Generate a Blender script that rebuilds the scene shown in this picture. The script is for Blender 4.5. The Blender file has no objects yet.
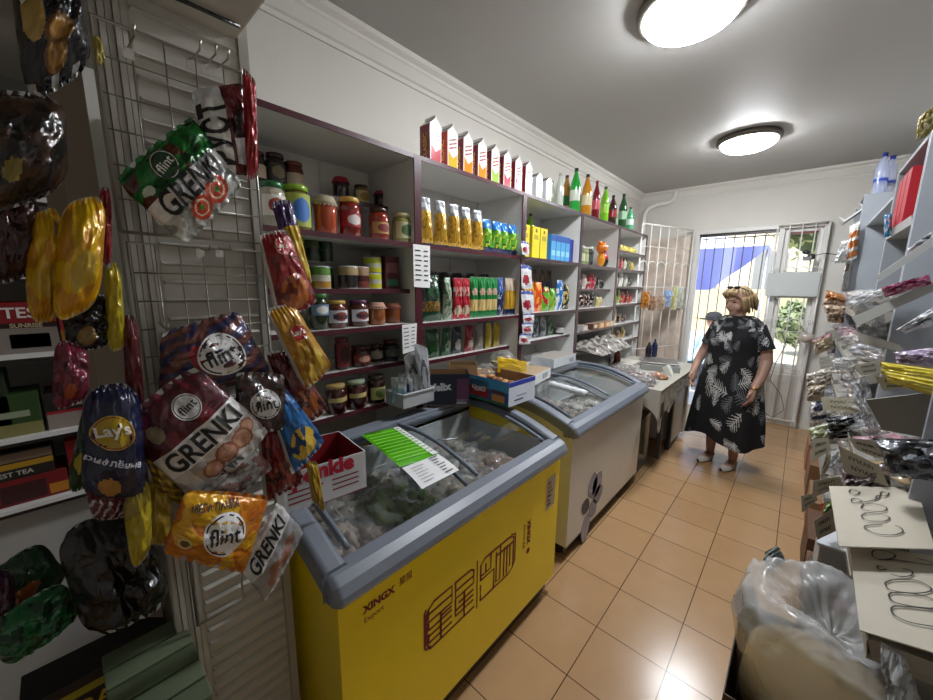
import bpy, bmesh, math, random
from mathutils import Vector, Matrix, noise
random.seed(7)
C = bpy.context.scene.collection
PI = math.pi
sin, cos = math.sin, math.cos
def V(*a): return Vector(a)
# ---------------------------------------------------------------- camera
YAW, PIT, ROL, FPX, CH = 0.73453243, 0.17143492, 0.01154215, 367.239, 1.5828
_f = V(-sin(YAW)*cos(PIT), cos(YAW)*cos(PIT), -sin(PIT))
_r = V(cos(YAW), sin(YAW), 0)
_u = _r.cross(_f)
_R, _U = _r*cos(ROL)+_u*sin(ROL), _u*cos(ROL)-_r*sin(ROL)
CAM = V(0, 0, CH)
def ray(x, y): return _f + _R*((x-466.5)/FPX) - _U*((y-350)/FPX)
def onX(x, y, X): d = ray(x, y); return CAM + d*(X/d.x)
def onY(x, y, Y): d = ray(x, y); return CAM + d*(Y/d.y)
def onZ(x, y, Z): d = ray(x, y); return CAM + d*((Z-CH)/d.z)
cd = bpy.data.cameras.new('camera'); cam = bpy.data.objects.new('camera', cd); C.objects.link(cam)
cd.sensor_width = 36; cd.lens = FPX*36/933; cd.clip_start = .02; cd.clip_end = 200
cam.matrix_world = Matrix(((_R.x, _U.x, -_f.x, 0), (_R.y, _U.y, -_f.y, 0), (_R.z, _U.z, -_f.z, CH), (0, 0, 0, 1)))
bpy.context.scene.camera = cam
# ---------------------------------------------------------------- colour
def lin(h):
    if isinstance(h, (tuple, list)): return h
    h = h.lstrip('#'); o = []
    for i in (0, 2, 4):
        c = int(h[i:i+2], 16)/255
        o.append(c/12.92 if c <= .04045 else ((c+.055)/1.055)**2.4)
    return (o[0], o[1], o[2], 1)
# ---------------------------------------------------------------- materials
M = {}
def N(nt, t, **k):
    n = nt.nodes.new(t)
    for a, b in k.items(): setattr(n, a, b)
    return n
def mk(key, rough=.5, metal=0, bump=0, bscale=30, alpha=None, coat=0, spec=.5, rvar=0, dirt=0, dscale=4, trans=0):
    m = bpy.data.materials.new(key); m.use_nodes = True; nt = m.node_tree
    b = nt.nodes['Principled BSDF']; L = nt.links
    a = N(nt, 'ShaderNodeVertexColor', layer_name='Col')
    tc = N(nt, 'ShaderNodeTexCoord')
    nz = N(nt, 'ShaderNodeTexNoise'); nz.inputs['Scale'].default_value = dscale; nz.inputs['Detail'].default_value = 4
    L.new(tc.outputs['Object'], nz.inputs['Vector'])
    mx = N(nt, 'ShaderNodeMix', data_type='RGBA', blend_type='MULTIPLY')
    mr = N(nt, 'ShaderNodeMapRange'); mr.inputs['From Min'].default_value = .3; mr.inputs['From Max'].default_value = .7
    mr.inputs['To Min'].default_value = 1-dirt-.03; mr.inputs['To Max'].default_value = 1
    L.new(nz.outputs['Fac'], mr.inputs['Value'])
    mx.inputs[0].default_value = 1
    L.new(a.outputs['Color'], mx.inputs[6]); L.new(mr.outputs['Result'], mx.inputs[7])
    L.new(mx.outputs[2], b.inputs['Base Color'])
    b.inputs['Roughness'].default_value = rough; b.inputs['Metallic'].default_value = metal
    b.inputs['Coat Weight'].default_value = coat; b.inputs['Coat Roughness'].default_value = .08
    b.inputs['Specular IOR Level'].default_value = spec
    if bump:
        n2 = N(nt, 'ShaderNodeTexNoise'); n2.inputs['Scale'].default_value = bscale; n2.inputs['Detail'].default_value = 3
        n2.inputs['Distortion'].default_value = .6
        L.new(tc.outputs['Object'], n2.inputs['Vector'])
        bp = N(nt, 'ShaderNodeBump'); bp.inputs['Strength'].default_value = bump; bp.inputs['Distance'].default_value = .01
        L.new(n2.outputs['Fac'], bp.inputs['Height']); L.new(bp.outputs['Normal'], b.inputs['Normal'])
    if alpha is not None:
        b.inputs['Alpha'].default_value = alpha
    M[key] = m
    return m
mk('card', .55, bump=.05); mk('matte', .85); mk('gloss', .22, coat=.3); mk('paint', .4, dirt=.05)
mk('foil', .24, bump=.55, bscale=22, coat=.35, metal=.15)
mk('metal', .3, metal=.9); mk('dmetal', .45, metal=.5)
mk('plaster', .8, bump=.06, bscale=60, dirt=.04, dscale=1.5)
mk('ceilp', .6, bump=.03, bscale=8, dirt=.03, dscale=1)
mk('plastic', .35, dirt=.03); mk('fridge', .3, coat=.15, dirt=.04, dscale=3)
mk('jar', .12, coat=.6); mk('skin', .5, bump=.05, bscale=80); mk('cloth', .85, bump=.15, bscale=40)
mk('wood', .5, bump=.2, bscale=25, dirt=.25, dscale=9)
mk('film', .14, bump=.9, bscale=16, alpha=.14, coat=.8)
mk('filmthick', .2, bump=.8, bscale=14, alpha=.5, coat=.4)
mk('filmbig', .16, bump=1, bscale=12, alpha=.4, coat=.6)
mk('clear', .06, alpha=.45, coat=.5)
mk('leaf', .6, bump=.3, dirt=.3, dscale=3)
mk('ground', .85, bump=.2, bscale=8, dirt=.15, dscale=1)
def glass(key, f=.1, col=(1, 1, 1, 1)):
    m = bpy.data.materials.new(key); m.use_nodes = True; nt = m.node_tree; nt.nodes.clear()
    o = N(nt, 'ShaderNodeOutputMaterial'); t = N(nt, 'ShaderNodeBsdfTransparent'); g = N(nt, 'ShaderNodeBsdfGlossy')
    fr = N(nt, 'ShaderNodeFresnel'); fr.inputs[0].default_value = 1.5
    g.inputs['Roughness'].default_value = .03; t.inputs[0].default_value = col
    mx = N(nt, 'ShaderNodeMixShader')
    nt.links.new(fr.outputs[0], mx.inputs[0]); nt.links.new(t.outputs[0], mx.inputs[1]); nt.links.new(g.outputs[0], mx.inputs[2])
    nt.links.new(mx.outputs[0], o.inputs[0]); M[key] = m
glass('glass', col=(.94, .96, .96, 1))
def emis(key, col, s):
    m = bpy.data.materials.new(key); m.use_nodes = True; nt = m.node_tree; nt.nodes.clear()
    o = N(nt, 'ShaderNodeOutputMaterial'); e = N(nt, 'ShaderNodeEmission')
    e.inputs[0].default_value = col; e.inputs[1].default_value = s
    nt.links.new(e.outputs[0], o.inputs[0]); M[key] = m
emis('lamp', (.93, .96, 1, 1), 55)
# floor tiles
def tile_mat():
    m = bpy.data.materials.new('floor_tiles'); m.use_nodes = True; nt = m.node_tree; L = nt.links
    b = nt.nodes['Principled BSDF']; tc = N(nt, 'ShaderNodeTexCoord'); mp = N(nt, 'ShaderNodeMapping')
    mp.inputs['Location'].default_value = (.532076+3, -1.2484+6, 0)
    L.new(tc.outputs['Object'], mp.inputs['Vector'])
    br = N(nt, 'ShaderNodeTexBrick', offset=0, squash=1)
    br.inputs['Scale'].default_value = 1; br.inputs['Brick Width'].default_value = .3; br.inputs['Row Height'].default_value = .29923
    br.inputs['Mortar Size'].default_value = .0022; br.inputs['Mortar Smooth'].default_value = .15
    br.inputs['Color1'].default_value = lin('b18d66'); br.inputs['Color2'].default_value = lin('a9855e'); br.inputs['Mortar'].default_value = lin('4a3424')
    L.new(mp.outputs[0], br.inputs['Vector'])
    nz = N(nt, 'ShaderNodeTexNoise'); nz.inputs['Scale'].default_value = 9; nz.inputs['Detail'].default_value = 5
    L.new(tc.outputs['Object'], nz.inputs['Vector'])
    mr = N(nt, 'ShaderNodeMapRange'); mr.inputs['From Min'].default_value = .3; mr.inputs['From Max'].default_value = .7; mr.inputs['To Min'].default_value = .95; mr.inputs['To Max'].default_value = 1.02
    L.new(nz.outputs['Fac'], mr.inputs['Value'])
    mx = N(nt, 'ShaderNodeMix', data_type='RGBA', blend_type='MULTIPLY'); mx.inputs[0].default_value = 1
    L.new(br.outputs['Color'], mx.inputs[6]); L.new(mr.outputs['Result'], mx.inputs[7]); L.new(mx.outputs[2], b.inputs['Base Color'])
    r2 = N(nt, 'ShaderNodeMapRange'); r2.inputs['From Min'].default_value = .2; r2.inputs['From Max'].default_value = .8; r2.inputs['To Min'].default_value = .2; r2.inputs['To Max'].default_value = .235
    L.new(nz.outputs['Fac'], r2.inputs['Value']); L.new(r2.outputs['Result'], b.inputs['Roughness'])
    bp = N(nt, 'ShaderNodeBump'); bp.invert = True; bp.inputs['Strength'].default_value = .5; bp.inputs['Distance'].default_value = .004
    L.new(br.outputs['Fac'], bp.inputs['Height']); L.new(bp.outputs[0], b.inputs['Normal'])
    M['tiles'] = m
tile_mat()
# ---------------------------------------------------------------- mesh builder
class MB:
    def __init__(s): s.v = []; s.f = []; s.c = []; s.m = []; s.s = []
    def add(s, vs, fs, col='ffffff', mat='card', smooth=False):
        o = len(s.v); s.v += [tuple(p) for p in vs]
        for i, f in enumerate(fs):
            s.f.append([o+k for k in f]); s.c.append(lin(col[i] if isinstance(col, list) else col)); s.m.append(mat); s.s.append(smooth)
        return s
    def box(s, a, b, col='ffffff', mat='card', mtx=None):
        x0, y0, z0 = a; x1, y1, z1 = b
        vs = [V(x0, y0, z0), V(x1, y0, z0), V(x1, y1, z0), V(x0, y1, z0), V(x0, y0, z1), V(x1, y0, z1), V(x1, y1, z1), V(x0, y1, z1)]
        if mtx: vs = [mtx @ v for v in vs]
        # order: bottom, top, -y, +x, +y, -x
        return s.add(vs, [(0, 3, 2, 1), (4, 5, 6, 7), (0, 1, 5, 4), (1, 2, 6, 5), (2, 3, 7, 6), (3, 0, 4, 7)], col, mat)
    def quad(s, pts, col='ffffff', mat='card', th=0):
        if not th: return s.add(pts, [tuple(range(len(pts)))], col, mat)
        n = (pts[1]-pts[0]).cross(pts[-1]-pts[0]).normalized()*th; k = len(pts)
        vs = list(pts)+[p-n for p in pts]
        fs = [tuple(range(k)), tuple(range(2*k-1, k-1, -1))]+[(i, k+i, k+(i+1) % k, (i+1) % k) for i in range(k)]
        return s.add(vs, fs, col, mat)
    def lathe(s, prof, n=16, col='ffffff', mat='gloss', c=(0, 0, 0), smooth=True, sx=1, sy=1):
        vs = []; fs = []; cs = []
        for r, z in prof:
            for k in range(n):
                a = 2*PI*k/n; vs.append((c[0]+r*cos(a)*sx, c[1]+r*sin(a)*sy, c[2]+z))
        for i in range(len(prof)-1):
            for k in range(n):
                fs.append((i*n+k, i*n+(k+1) % n, (i+1)*n+(k+1) % n, (i+1)*n+k)); cs.append(col[i] if isinstance(col, list) else col)
        if prof[0][0] > 1e-4: fs.append(tuple(range(n-1, -1, -1))); cs.append(cs[0])
        if prof[-1][0] > 1e-4: fs.append(tuple((len(prof)-1)*n+k for k in range(n))); cs.append(cs[-1])
        return s.add(vs, fs, cs, mat, smooth)
    def tube(s, pts, r, n=6, col='cccccc', mat='metal', cap=True):
        pts = [Vector(p) for p in pts]; vs = []; fs = []
        t0 = (pts[1]-pts[0]).normalized(); up = V(0, 0, 1) if abs(t0.z) < .9 else V(1, 0, 0)
        a = t0.cross(up).normalized()
        for i, p in enumerate(pts):
            t = ((pts[min(i+1, len(pts)-1)]-p).normalized()+(p-pts[max(i-1, 0)]).normalized())
            if t.length < 1e-6: t = t0.copy()
            t.normalize(); a = (a-t*a.dot(t)).normalized(); b = t.cross(a); rr = r[i] if isinstance(r, (list, tuple)) else r
            for k in range(n):
                q = 2*PI*k/n; vs.append(p+a*(rr*cos(q))+b*(rr*sin(q)))
        for i in range(len(pts)-1):
            for k in range(n): fs.append((i*n+k, i*n+(k+1) % n, (i+1)*n+(k+1) % n, (i+1)*n+k))
        if cap: fs += [tuple(range(n-1, -1, -1)), tuple((len(pts)-1)*n+k for k in range(n))]
        return s.add(vs, fs, col, mat, True)
    def surf(s, fn, nu, nv, col, mat='foil', smooth=True, flip=False, wrap=False):
        vs = [fn(i/nu, j/nv) for j in range(nv+1) for i in range(nu+1)]; fs = []; cs = []
        for j in range(nv):
            for i in range(nu):
                a = j*(nu+1)+i; q = (a, a+nu+1, a+nu+2, a+1)
                fs.append(q[::-1] if flip else q); cs.append(col((i+.5)/nu, (j+.5)/nv) if callable(col) else col)
        return s.add(vs, fs, cs, mat, smooth)
    def sphere(s, c, r, col, mat='gloss', n=12, sc=(1, 1, 1), nz=0, seed=0):
        def fn(u, v):
            d = V(cos(2*PI*u)*sin(PI*v), sin(2*PI*u)*sin(PI*v), cos(PI*v))
            k = r*(1+(nz*noise.noise(d*2.5+V(seed, seed*.7, 0)) if nz else 0))
            return V(c[0]+d.x*k*sc[0], c[1]+d.y*k*sc[1], c[2]+d.z*k*sc[2])
        return s.surf(fn, n, max(4, n*2//3), col, mat)
    def build(s, name, parent=None, loc=None, bevel=0, kind=None, sub=0, seg=2):
        me = bpy.data.meshes.new(name); keys = sorted(set(s.m))
        off = Vector(loc) if loc is not None else V(0, 0, 0)
        me.from_pydata([tuple(Vector(p)-off) for p in s.v] if loc is not None else s.v, [], s.f)
        for k in keys: me.materials.append(M[k])
        ca = me.color_attributes.new('Col', 'FLOAT_COLOR', 'CORNER'); buf = []
        for f, c in zip(s.f, s.c): buf += list(c)*len(f)
        ca.data.foreach_set('color', buf)
        me.polygons.foreach_set('material_index', [keys.index(k) for k in s.m])
        me.polygons.foreach_set('use_smooth', s.s)
        me.update()
        o = bpy.data.objects.new(name, me); C.objects.link(o)
        if loc is not None: o.location = off
        if parent:
            o.parent = parent
        if bevel:
            b = o.modifiers.new('b', 'BEVEL'); b.width = bevel; b.segments = seg; b.limit_method = 'ANGLE'
        if kind: o['kind'] = kind
        return o
def tag(o, label, cat, group=None):
    o['label'] = label; o['category'] = cat
    if group: o['group'] = group
    return o
def thing(name, loc, label, cat, group=None, rz=0):
    o = bpy.data.objects.new(name, None); C.objects.link(o); o.location = loc; o.rotation_euler = (0, 0, rz)
    o.empty_display_size = .05
    return tag(o, label, cat, group)
def copy_tree(o, parent=None):
    c = o.copy(); C.objects.link(c); c.parent = parent
    for ch in list(o.children): copy_tree(ch, c)
    return c
_protos = {}
def place(key, maker, loc, rz=0, label=None, group=None, scale=1):
    if key not in _protos: o = maker(); _protos[key] = o
    else: o = copy_tree(_protos[key])
    o.location = loc; o.rotation_euler = (0, 0, rz)
    o.scale = (scale, scale, scale)
    if label: o['label'] = label
    if group: o['group'] = group
    elif 'group' in o.keys() and group is None and key in _protos and label: pass
    return o
# ---------------------------------------------------------------- lettering
_tc = {}
def text2d(t, size, bold=0, sx=1):
    k = (t, bold)
    if k not in _tc:
        cu = bpy.data.curves.new('t', 'FONT'); cu.body = t; cu.align_x = 'CENTER'; cu.align_y = 'CENTER'; cu.size = 1; cu.offset = bold; cu.resolution_u = 3
        o = bpy.data.objects.new('t', cu); C.objects.link(o)
        dg = bpy.context.evaluated_depsgraph_get(); me = bpy.data.meshes.new_from_object(o.evaluated_get(dg))
        bm = bmesh.new(); bm.from_mesh(me)
        bmesh.ops.remove_doubles(bm, verts=bm.verts, dist=1e-4)
        bmesh.ops.triangulate(bm, faces=bm.faces)
        for _ in range(2):
            e = [e for e in bm.edges if e.calc_length() > .22]
            if e: bmesh.ops.subdivide_edges(bm, edges=e, cuts=1)
        bmesh.ops.triangulate(bm, faces=bm.faces)
        vs = [(v.co.x, v.co.y) for v in bm.verts]; bm.verts.index_update()
        xs = [p[0] for p in vs] or [0]; ys = [p[1] for p in vs] or [0]; cx = (min(xs)+max(xs))/2; cy = (min(ys)+max(ys))/2
        vs = [(a-cx, b-cy) for a, b in vs]
        fs = [tuple(v.index for v in f.verts) for f in bm.faces]; bm.free()
        w = max(xs)-min(xs); h = max(ys)-min(ys)
        bpy.data.objects.remove(o); bpy.data.curves.remove(cu); bpy.data.meshes.remove(me); _tc[k] = (vs, fs, w, h)
    vs, fs, w, h = _tc[k]
    return [(a*size*sx, b*size) for a, b in vs], fs, w*size*sx, h*size
def flat_text(mb, t, c, ex, ey, size=None, width=None, col='000000', mat='card', bold=.02, sx=1, off=.0008):
    """letters on a flat face: centre c, unit directions ex (reading) and ey (up)"""
    ex = Vector(ex).normalized(); ey = Vector(ey).normalized(); n = ex.cross(ey)
    if width: _, _, w, _ = text2d(t, 1, bold, sx); size = width/w
    vs, fs, w, h = text2d(t, size, bold, sx)
    mb.add([Vector(c)+ex*a+ey*b+n*off for a, b in vs], fs, col, mat)
def ribbon(mb, pts, w, n, col, mat='card', off=.0008):
    pts = [Vector(p) for p in pts]; n = Vector(n).normalized(); vs = []
    for i, p in enumerate(pts):
        t = pts[min(i+1, len(pts)-1)]-pts[max(i-1, 0)]; s = t.cross(n).normalized()*w/2
        vs += [p+s+n*off, p-s+n*off]
    mb.add(vs, [(2*i, 2*i+1, 2*i+3, 2*i+2) for i in range(len(pts)-1)], col, mat)
# ---------------------------------------------------------------- pouches
def lerp2(c, u, v):
    return (c[0]*(1-u)+c[1]*u)*(1-v)+(c[3]*(1-u)+c[2]*u)*v
def pouch(name, c, out, bulge, paint, label, cat, group=None, wr=.006, seed=0, texts=(), nu=36, nv=44, mat='foil', back='b8b8b8', pinch=.05, parent=None, rough_seal=True, grow=1, rnd_=0):
    c = [Vector(p) for p in c]; n = Vector(out).normalized(); ctr = (c[0]+c[1]+c[2]+c[3])/4
    if grow != 1: c = [ctr+(p-ctr)*grow for p in c]
    W = ((c[1]-c[0]).length+(c[2]-c[3]).length)/2; H = ((c[3]-c[0]).length+(c[2]-c[1]).length)/2
    def S(u, v, side=1, off=0):
        uu = .5+(u-.5)*(1-pinch*sin(PI*v)**.6); vv = v
        if rnd_: q_ = abs(2*v-1)**5; uu = .5+(uu-.5)*(1-rnd_*q_); p_ = abs(2*u-1)**4; vv = .5+(v-.5)*(1-rnd_*.6*p_)
        e = max(0, sin(PI*u))**.6*max(0, sin(PI*min(1, max(0, (v-.05)/.9))))**.55
        p = lerp2(c, uu, vv)
        w = noise.noise(V(u*5, v*6, seed*3.1))*wr*2+abs(noise.noise(V(u*11+v*4, v*13, seed*1.7)))*wr
        w = w*min(1, e+.15)
        if rough_seal: w += sin(u*46+seed)*.0022*(math.exp(-v/.1)+math.exp(-(1-v)/.1))
        edge = noise.noise(V(v*7, seed, u*2))*.012
        return p+n*(side*bulge*e*(1 if side > 0 else .45)+w+off)+(c[1]-c[0])*edge*(1 if u in (0, 1) else .3)
    mb = MB(); mb.surf(lambda u, v: S(u, v), nu, nv, paint, mat)
    mb.surf(lambda u, v: S(u, v, -1), 12, 14, back, mat, flip=True)
    if parent is None:
        if texts:
            root = thing(name, ctr, label, cat, group)
            body = mb.build('pouch', root); body.location = -ctr
        else:
            root = mb.build(name, None, loc=ctr); tag(root, label, cat, group); return root
    else: root = parent
    for i, (t, cu, cv, width, ang, col, bold, sx) in enumerate(texts):
        if t == '@':      # round badge printed on the pouch: width = radius in metres, bold = ring colour
            m2 = MB()
            for (r0, r1, cc_, of) in ((0, 1, col, .0012), (.86, .92, bold, .0018)):
                vs_ = [S(min(.99, max(.01, cu+r*width*cos(a*PI/16)/W)), min(.99, max(.01, cv+r*width*sin(a*PI/16)/H)), 1, of)-ctr for r in ((0.001, .35, .7, 1) if r0 == 0 else (r0, r1)) for a in range(32)]
                kk = len(vs_)//32; m2.add(vs_, [(j*32+a, j*32+(a+1) % 32, (j+1)*32+(a+1) % 32, (j+1)*32+a) for j in range(kk-1) for a in range(32)], cc_, 'gloss')
            m2.build('badge', root); continue
        _, _, w1, _ = text2d(t, 1, bold, sx); vs, fs, w, h = text2d(t, width/w1, bold, sx)
        ca, sa = cos(ang), sin(ang); tv = []
        for a, b in vs:
            x = a*ca-b*sa; y = a*sa+b*ca
            u = min(.99, max(.01, cu+x/W)); v = min(.99, max(.01, cv-y/H)); tv.append(S(u, v, 1, .0032)-ctr)
        m2 = MB(); m2.add(tv, fs, col, 'card'); m2.build('lettering', root)
    return root
def inside(u, v, cu, cv, ru, rv): return ((u-cu)/ru)**2+((v-cv)/rv)**2
def nz(u, v, s=0, k=5): return noise.noise(V(u*k, v*k, s))
# ================================================================ ROOM
HZ = 2.85; XL = -1.85; XR = .72; YB = 5.61; YF = -1.3
def st(mb, name, **k): return mb.build(name, kind='structure', **k)
mb = MB(); mb.box((XL-.1, YF-.1, -.1), (XR+.1, YB+.12, 0), 'b8946c', 'tiles'); st(mb, 'floor')
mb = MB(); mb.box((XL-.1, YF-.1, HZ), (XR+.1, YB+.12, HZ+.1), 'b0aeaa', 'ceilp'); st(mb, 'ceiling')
WC = 'dcd8d0'
mb = MB(); mb.box((XL-.1, YF-.1, 0), (XL, YB+.12, HZ), WC, 'plaster'); st(mb, 'wall_left')
mb = MB(); mb.box((XR, YF-.1, 0), (XR+.1, YB+.12, HZ), WC, 'plaster'); st(mb, 'wall_right')
mb = MB(); mb.box((XL, YF-.1, 0), (XR, YF, HZ), WC, 'plaster'); st(mb, 'wall_front')
mb = MB()
mb.box((XL, YB, 0), (-1.11, YB+.12, HZ), WC, 'plaster'); mb.box((.13, YB, 0), (XR, YB+.12, HZ), WC, 'plaster'); mb.box((-1.11, YB, 2.31), (.13, YB+.12, HZ), WC, 'plaster')
st(mb, 'wall_back')
CP = [(0, -.125), (.012, -.125), (.016, -.105), (.03, -.1), (.055, -.055), (.062, -.05), (.062, -.035), (.09, -.022), (.095, 0), (0, 0)]
mb = MB(); k = len(CP)
mb.add([(XL+a, YF, HZ+b) for a, b in CP]+[(XL+a, YB-a, HZ+b) for a, b in CP], [(i, i+1, k+i+1, k+i) for i in range(k-1)], 'e2dfd8', 'plaster'); st(mb, 'trim_1')
mb = MB(); mb.add([(XL+a, YB-a, HZ+b) for a, b in CP]+[(XR-a, YB-a, HZ+b) for a, b in CP], [(i, i+1, k+i+1, k+i) for i in range(k-1)], 'e2dfd8', 'plaster'); st(mb, 'trim_2')
mb = MB(); mb.add([(XR-a, YF, HZ+b) for a, b in CP]+[(XR-a, YB-a, HZ+b) for a, b in CP], [(i, k+i, k+i+1, i+1) for i in range(k-1)], 'e2dfd8', 'plaster'); st(mb, 'trim_3')
# door frame with a window beside the opening
def frame_bars(mb, x0, x1, z0, z1, w, y0, y1, col, mat='plastic'):
    mb.box((x0, y0, z0), (x0+w, y1, z1), col, mat); mb.box((x1-w, y0, z0), (x1, y1, z1), col, mat)
    mb.box((x0+w, y0, z1-w), (x1-w, y1, z1), col, mat)
    if z0 > .02: mb.box((x0+w, y0, z0), (x1-w, y1, z0+w), col, mat)
mb = MB(); frame_bars(mb, -1.11, .13, 0, 2.31, .045, YB-.03, YB+.1, 'dedcd8'); mb.box((-.285, YB-.02, 0), (-.235, YB+.1, 2.265), 'dedcd8', 'plastic')
mb.box((-1.065, YB+.0, 2.235), (-.285, YB+.06, 2.265), '3a3030', 'plastic')
st(mb, 'door_1', bevel=.004)
mb = MB(); frame_bars(mb, -.235, .085, .68, 2.265, .045, YB+.02, YB+.08, 'e6e4e0'); mb.box((-.19, YB+.02, 1.5), (.04, YB+.08, 1.79), 'd8d6d0', 'plastic')
mb.box((-.19, YB+.01, 2.2), (.04, YB+.05, 2.225), '7a3a30', 'plastic')
wn = st(mb, 'window_1', bevel=.004)
mb = MB(); mb.box((-.19, YB+.045, 1.79), (.04, YB+.051, 2.22), 'ffffff', 'glass'); mb.build('pane', wn)
mb = MB(); mb.box((-.19, YB+.045, .725), (.04, YB+.051, 1.5), 'ffffff', 'glass'); mb.build('pane', wn)
mb = MB(); mb.box((-.235, YB+.02, 0), (.085, YB+.08, .68), 'd6d2cb', 'plastic')
for i in range(4): mb.box((-.215+i*.075, YB+.008, .04), (-.155+i*.075, YB+.02, .64), 'cfcbc3', 'plastic')
mb.build('door_panel', wn)
# iron grille: straight rods, arched rows, rails (built in local x,z then turned)
def grille(name, L, H, rods, rails, arch, z0, loc, rz, label, cat='grille', col='e6e2da', rr=.0065):
    root = thing(name, loc, label, cat, rz=rz)
    f = MB()
    for a, b in (((0, 0, z0), (0, 0, H)), ((L, 0, z0), (L, 0, H)), ((0, 0, H), (L, 0, H)), ((0, 0, z0), (L, 0, z0))): f.tube([a, b], .0105, 6, col, 'paint')
    for z in rails: f.tube([(0, 0, z), (L, 0, z)], .005, 6, col, 'paint')
    f.build('frame', root)
    for i in range(1, rods):
        g = MB(); g.tube([(L*i/rods, 0, z0), (L*i/rods, 0, H)], rr, 6, col, 'paint'); g.build('bar', root)
    for z in arch:
        g = MB(); w = L/rods
        for i in range(rods): g.tube([(w*(i+.5)-cos(PI*t/10)*w*.5, -.008, z+sin(PI*t/10)*w*.45) for t in range(11)], .0055, 6, col, 'paint')
        g.build('scroll', root)
    return root
grille('door_grille', .42, 2.3, 4, [1.5, 1.12, .62], [1.79, 1.22], .08, (-.3, YB-.07, 0), 0, 'white iron grille with rows of arches closed over the window side of the doorway')
ax, ay, bx_, by_ = -1.13, 5.56, -1.465, 4.62
grille('folding_gate', math.hypot(ax-bx_, ay-by_), 2.32, 6, [2.07, 1.6, .85, .55], [1.83, 1.31], .1, (ax, ay, 0), math.atan2(by_-ay, bx_-ax), 'open white iron gate leaf with arched rows swung in beside the left shelving', 'gate')
g = thing('door_bars', (-1.065, YB+.14, 0), 'row of straight iron bars in backlit dark grey fixed outside the open doorway', 'grille')
f = MB(); f.tube([(0, 0, 2.22), (.79, 0, 2.22)], .007, 6, '5c5a5c', 'paint'); f.tube([(0, 0, 1.2), (.79, 0, 1.2)], .005, 6, '5c5a5c', 'paint'); f.build('frame', g)  # dark grey puts the backlit look of the bars into their colour
for i in range(8):
    q = MB(); q.tube([(.05+i*.1, 0, .02), (.05+i*.1, 0, 2.25)], .006, 6, '6a686c', 'paint'); q.build('bar', g)
mb = MB(); mb.box((-.33, YB-.1, 1.515), (.115, YB-.085, 1.775), 'c6cac8', 'plastic'); o = mb.build('sheet', loc=(-.1, YB-.09, 1.65), bevel=.003); o.name = 'grey_board'; tag(o, 'blank pale grey board fixed across the grille beside the doorway', 'board')
# tan leaf behind the open gate
mb = MB(); mb.box((-1.78, YB-.05, .0), (-1.16, YB-.012, 2.25), 'ecdccc', 'wood')
for i in range(5): mb.box((-1.77+i*.124, YB-.056, .05), (-1.67+i*.124, YB-.05, 2.2), 'e8d6c6', 'wood')
o = mb.build('tan_panel', loc=(-1.45, YB-.03, 0)); tag(o, 'tan panel against the back wall behind the open white gate', 'panel')
# pipe
mb = MB(); pp = [(-1.745, YB-.06, 1.9), (-1.745, YB-.06, 2.55)]+[(-1.745+.09*(1-cos(a*PI/16)), YB-.06, 2.55+.12*sin(a*PI/16)) for a in range(1, 8)]+[(-1.6, YB-.06, 2.69), (-1.46, YB-.06, 2.7), (-1.41, YB-.06, 2.73), (-1.38, YB-.06, 2.8), (-1.36, YB-.06, 2.848)]
mb.tube(pp, .026, 10, 'f0eeea', 'paint')
o = mb.build('pipe', loc=(-1.7, YB-.06, 2.5)); tag(o, 'thin white pipe bending up to the ceiling in the back left corner', 'pipe')
# socket cable and lock at the grille
mb = MB(); mb.tube([onY(a, b, YB-.12) for a, b in ((780, 325), (786, 345), (776, 362), (770, 380), (781, 395), (784, 410), (772, 418), (764, 412))], .004, 6, '3c4a44', 'gloss')
o = mb.build('cable', loc=onY(776, 370, YB-.12)); tag(o, 'dark cable hanging in loops on the grille right of the woman', 'cable')
mb = MB(); p = onY(806, 254, YB-.12)
mb.sphere((0, 0, .02), .035, '2c2c2e', 'gloss', 10, sc=(1, .8, .7)); mb.sphere((.045, 0, -.03), .035, '3a3a3c', 'gloss', 10); mb.tube([(.03, 0, 0), (.06, -.01, -.02), (.15, 0, 0), (.3, .02, -.03)], .005, 6, '2a2a2c', 'gloss')
mb.box((-.02, -.04, -.07), (.05, 0, -.03), '8c8c90', 'metal')
o = mb.build('camera_fitting'); o.location = p; o.name = 'lamp_fitting'; tag(o, 'small black lamp fitting with a cable on the upper window grille', 'fitting')
p = onY(806, 338, YB-.14)
mb = MB(); mb.sphere((0, 0, 0), .075, 'd4cdc4', 'filmthick', 16, sc=(1, .6, .75), nz=.3, seed=4); mb.sphere((.01, 0, -.01), .055, 'b59a84', 'matte', 10, sc=(1, .5, .7), nz=.5); mb.tube([(0, 0, .05), (-.04, 0, .13), (-.08, .04, .17)], [.012, .006, .004], 6, 'd8d4ce', 'gloss')
o = mb.build('plastic_bag'); o.location = p; tag(o, 'small clear plastic bag hanging from the grille right of the woman', 'bag')
# ceiling lamps
def lamp():
    r = thing('ceiling_lamp', (0, 0, 0), '', 'lamp')
    mb = MB(); mb.lathe([(.22, 0), (.23, -.02), (.225, -.04), (.205, -.05), (.195, -.04), (.19, 0)], 40, '5c564e', 'dmetal'); mb.build('rim', r)
    mb = MB(); mb.lathe([(.19, -.03)]+[(.194, -.048)]+[(.194*cos(a*PI/20), -.05-.065*sin(a*PI/20)) for a in range(1, 10)]+[(.0, -.116)], 40, 'ffffff', 'lamp'); mb.build('diffuser', r)
    return r
place('lamp', lamp, (-.53, 2.07, HZ), label='round glowing ceiling lamp with metal rim, the nearer and larger one at the top')
place('lamp', lamp, (-.50, 4.07, HZ), label='round glowing ceiling lamp with metal rim, the farther one towards the door')
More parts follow.
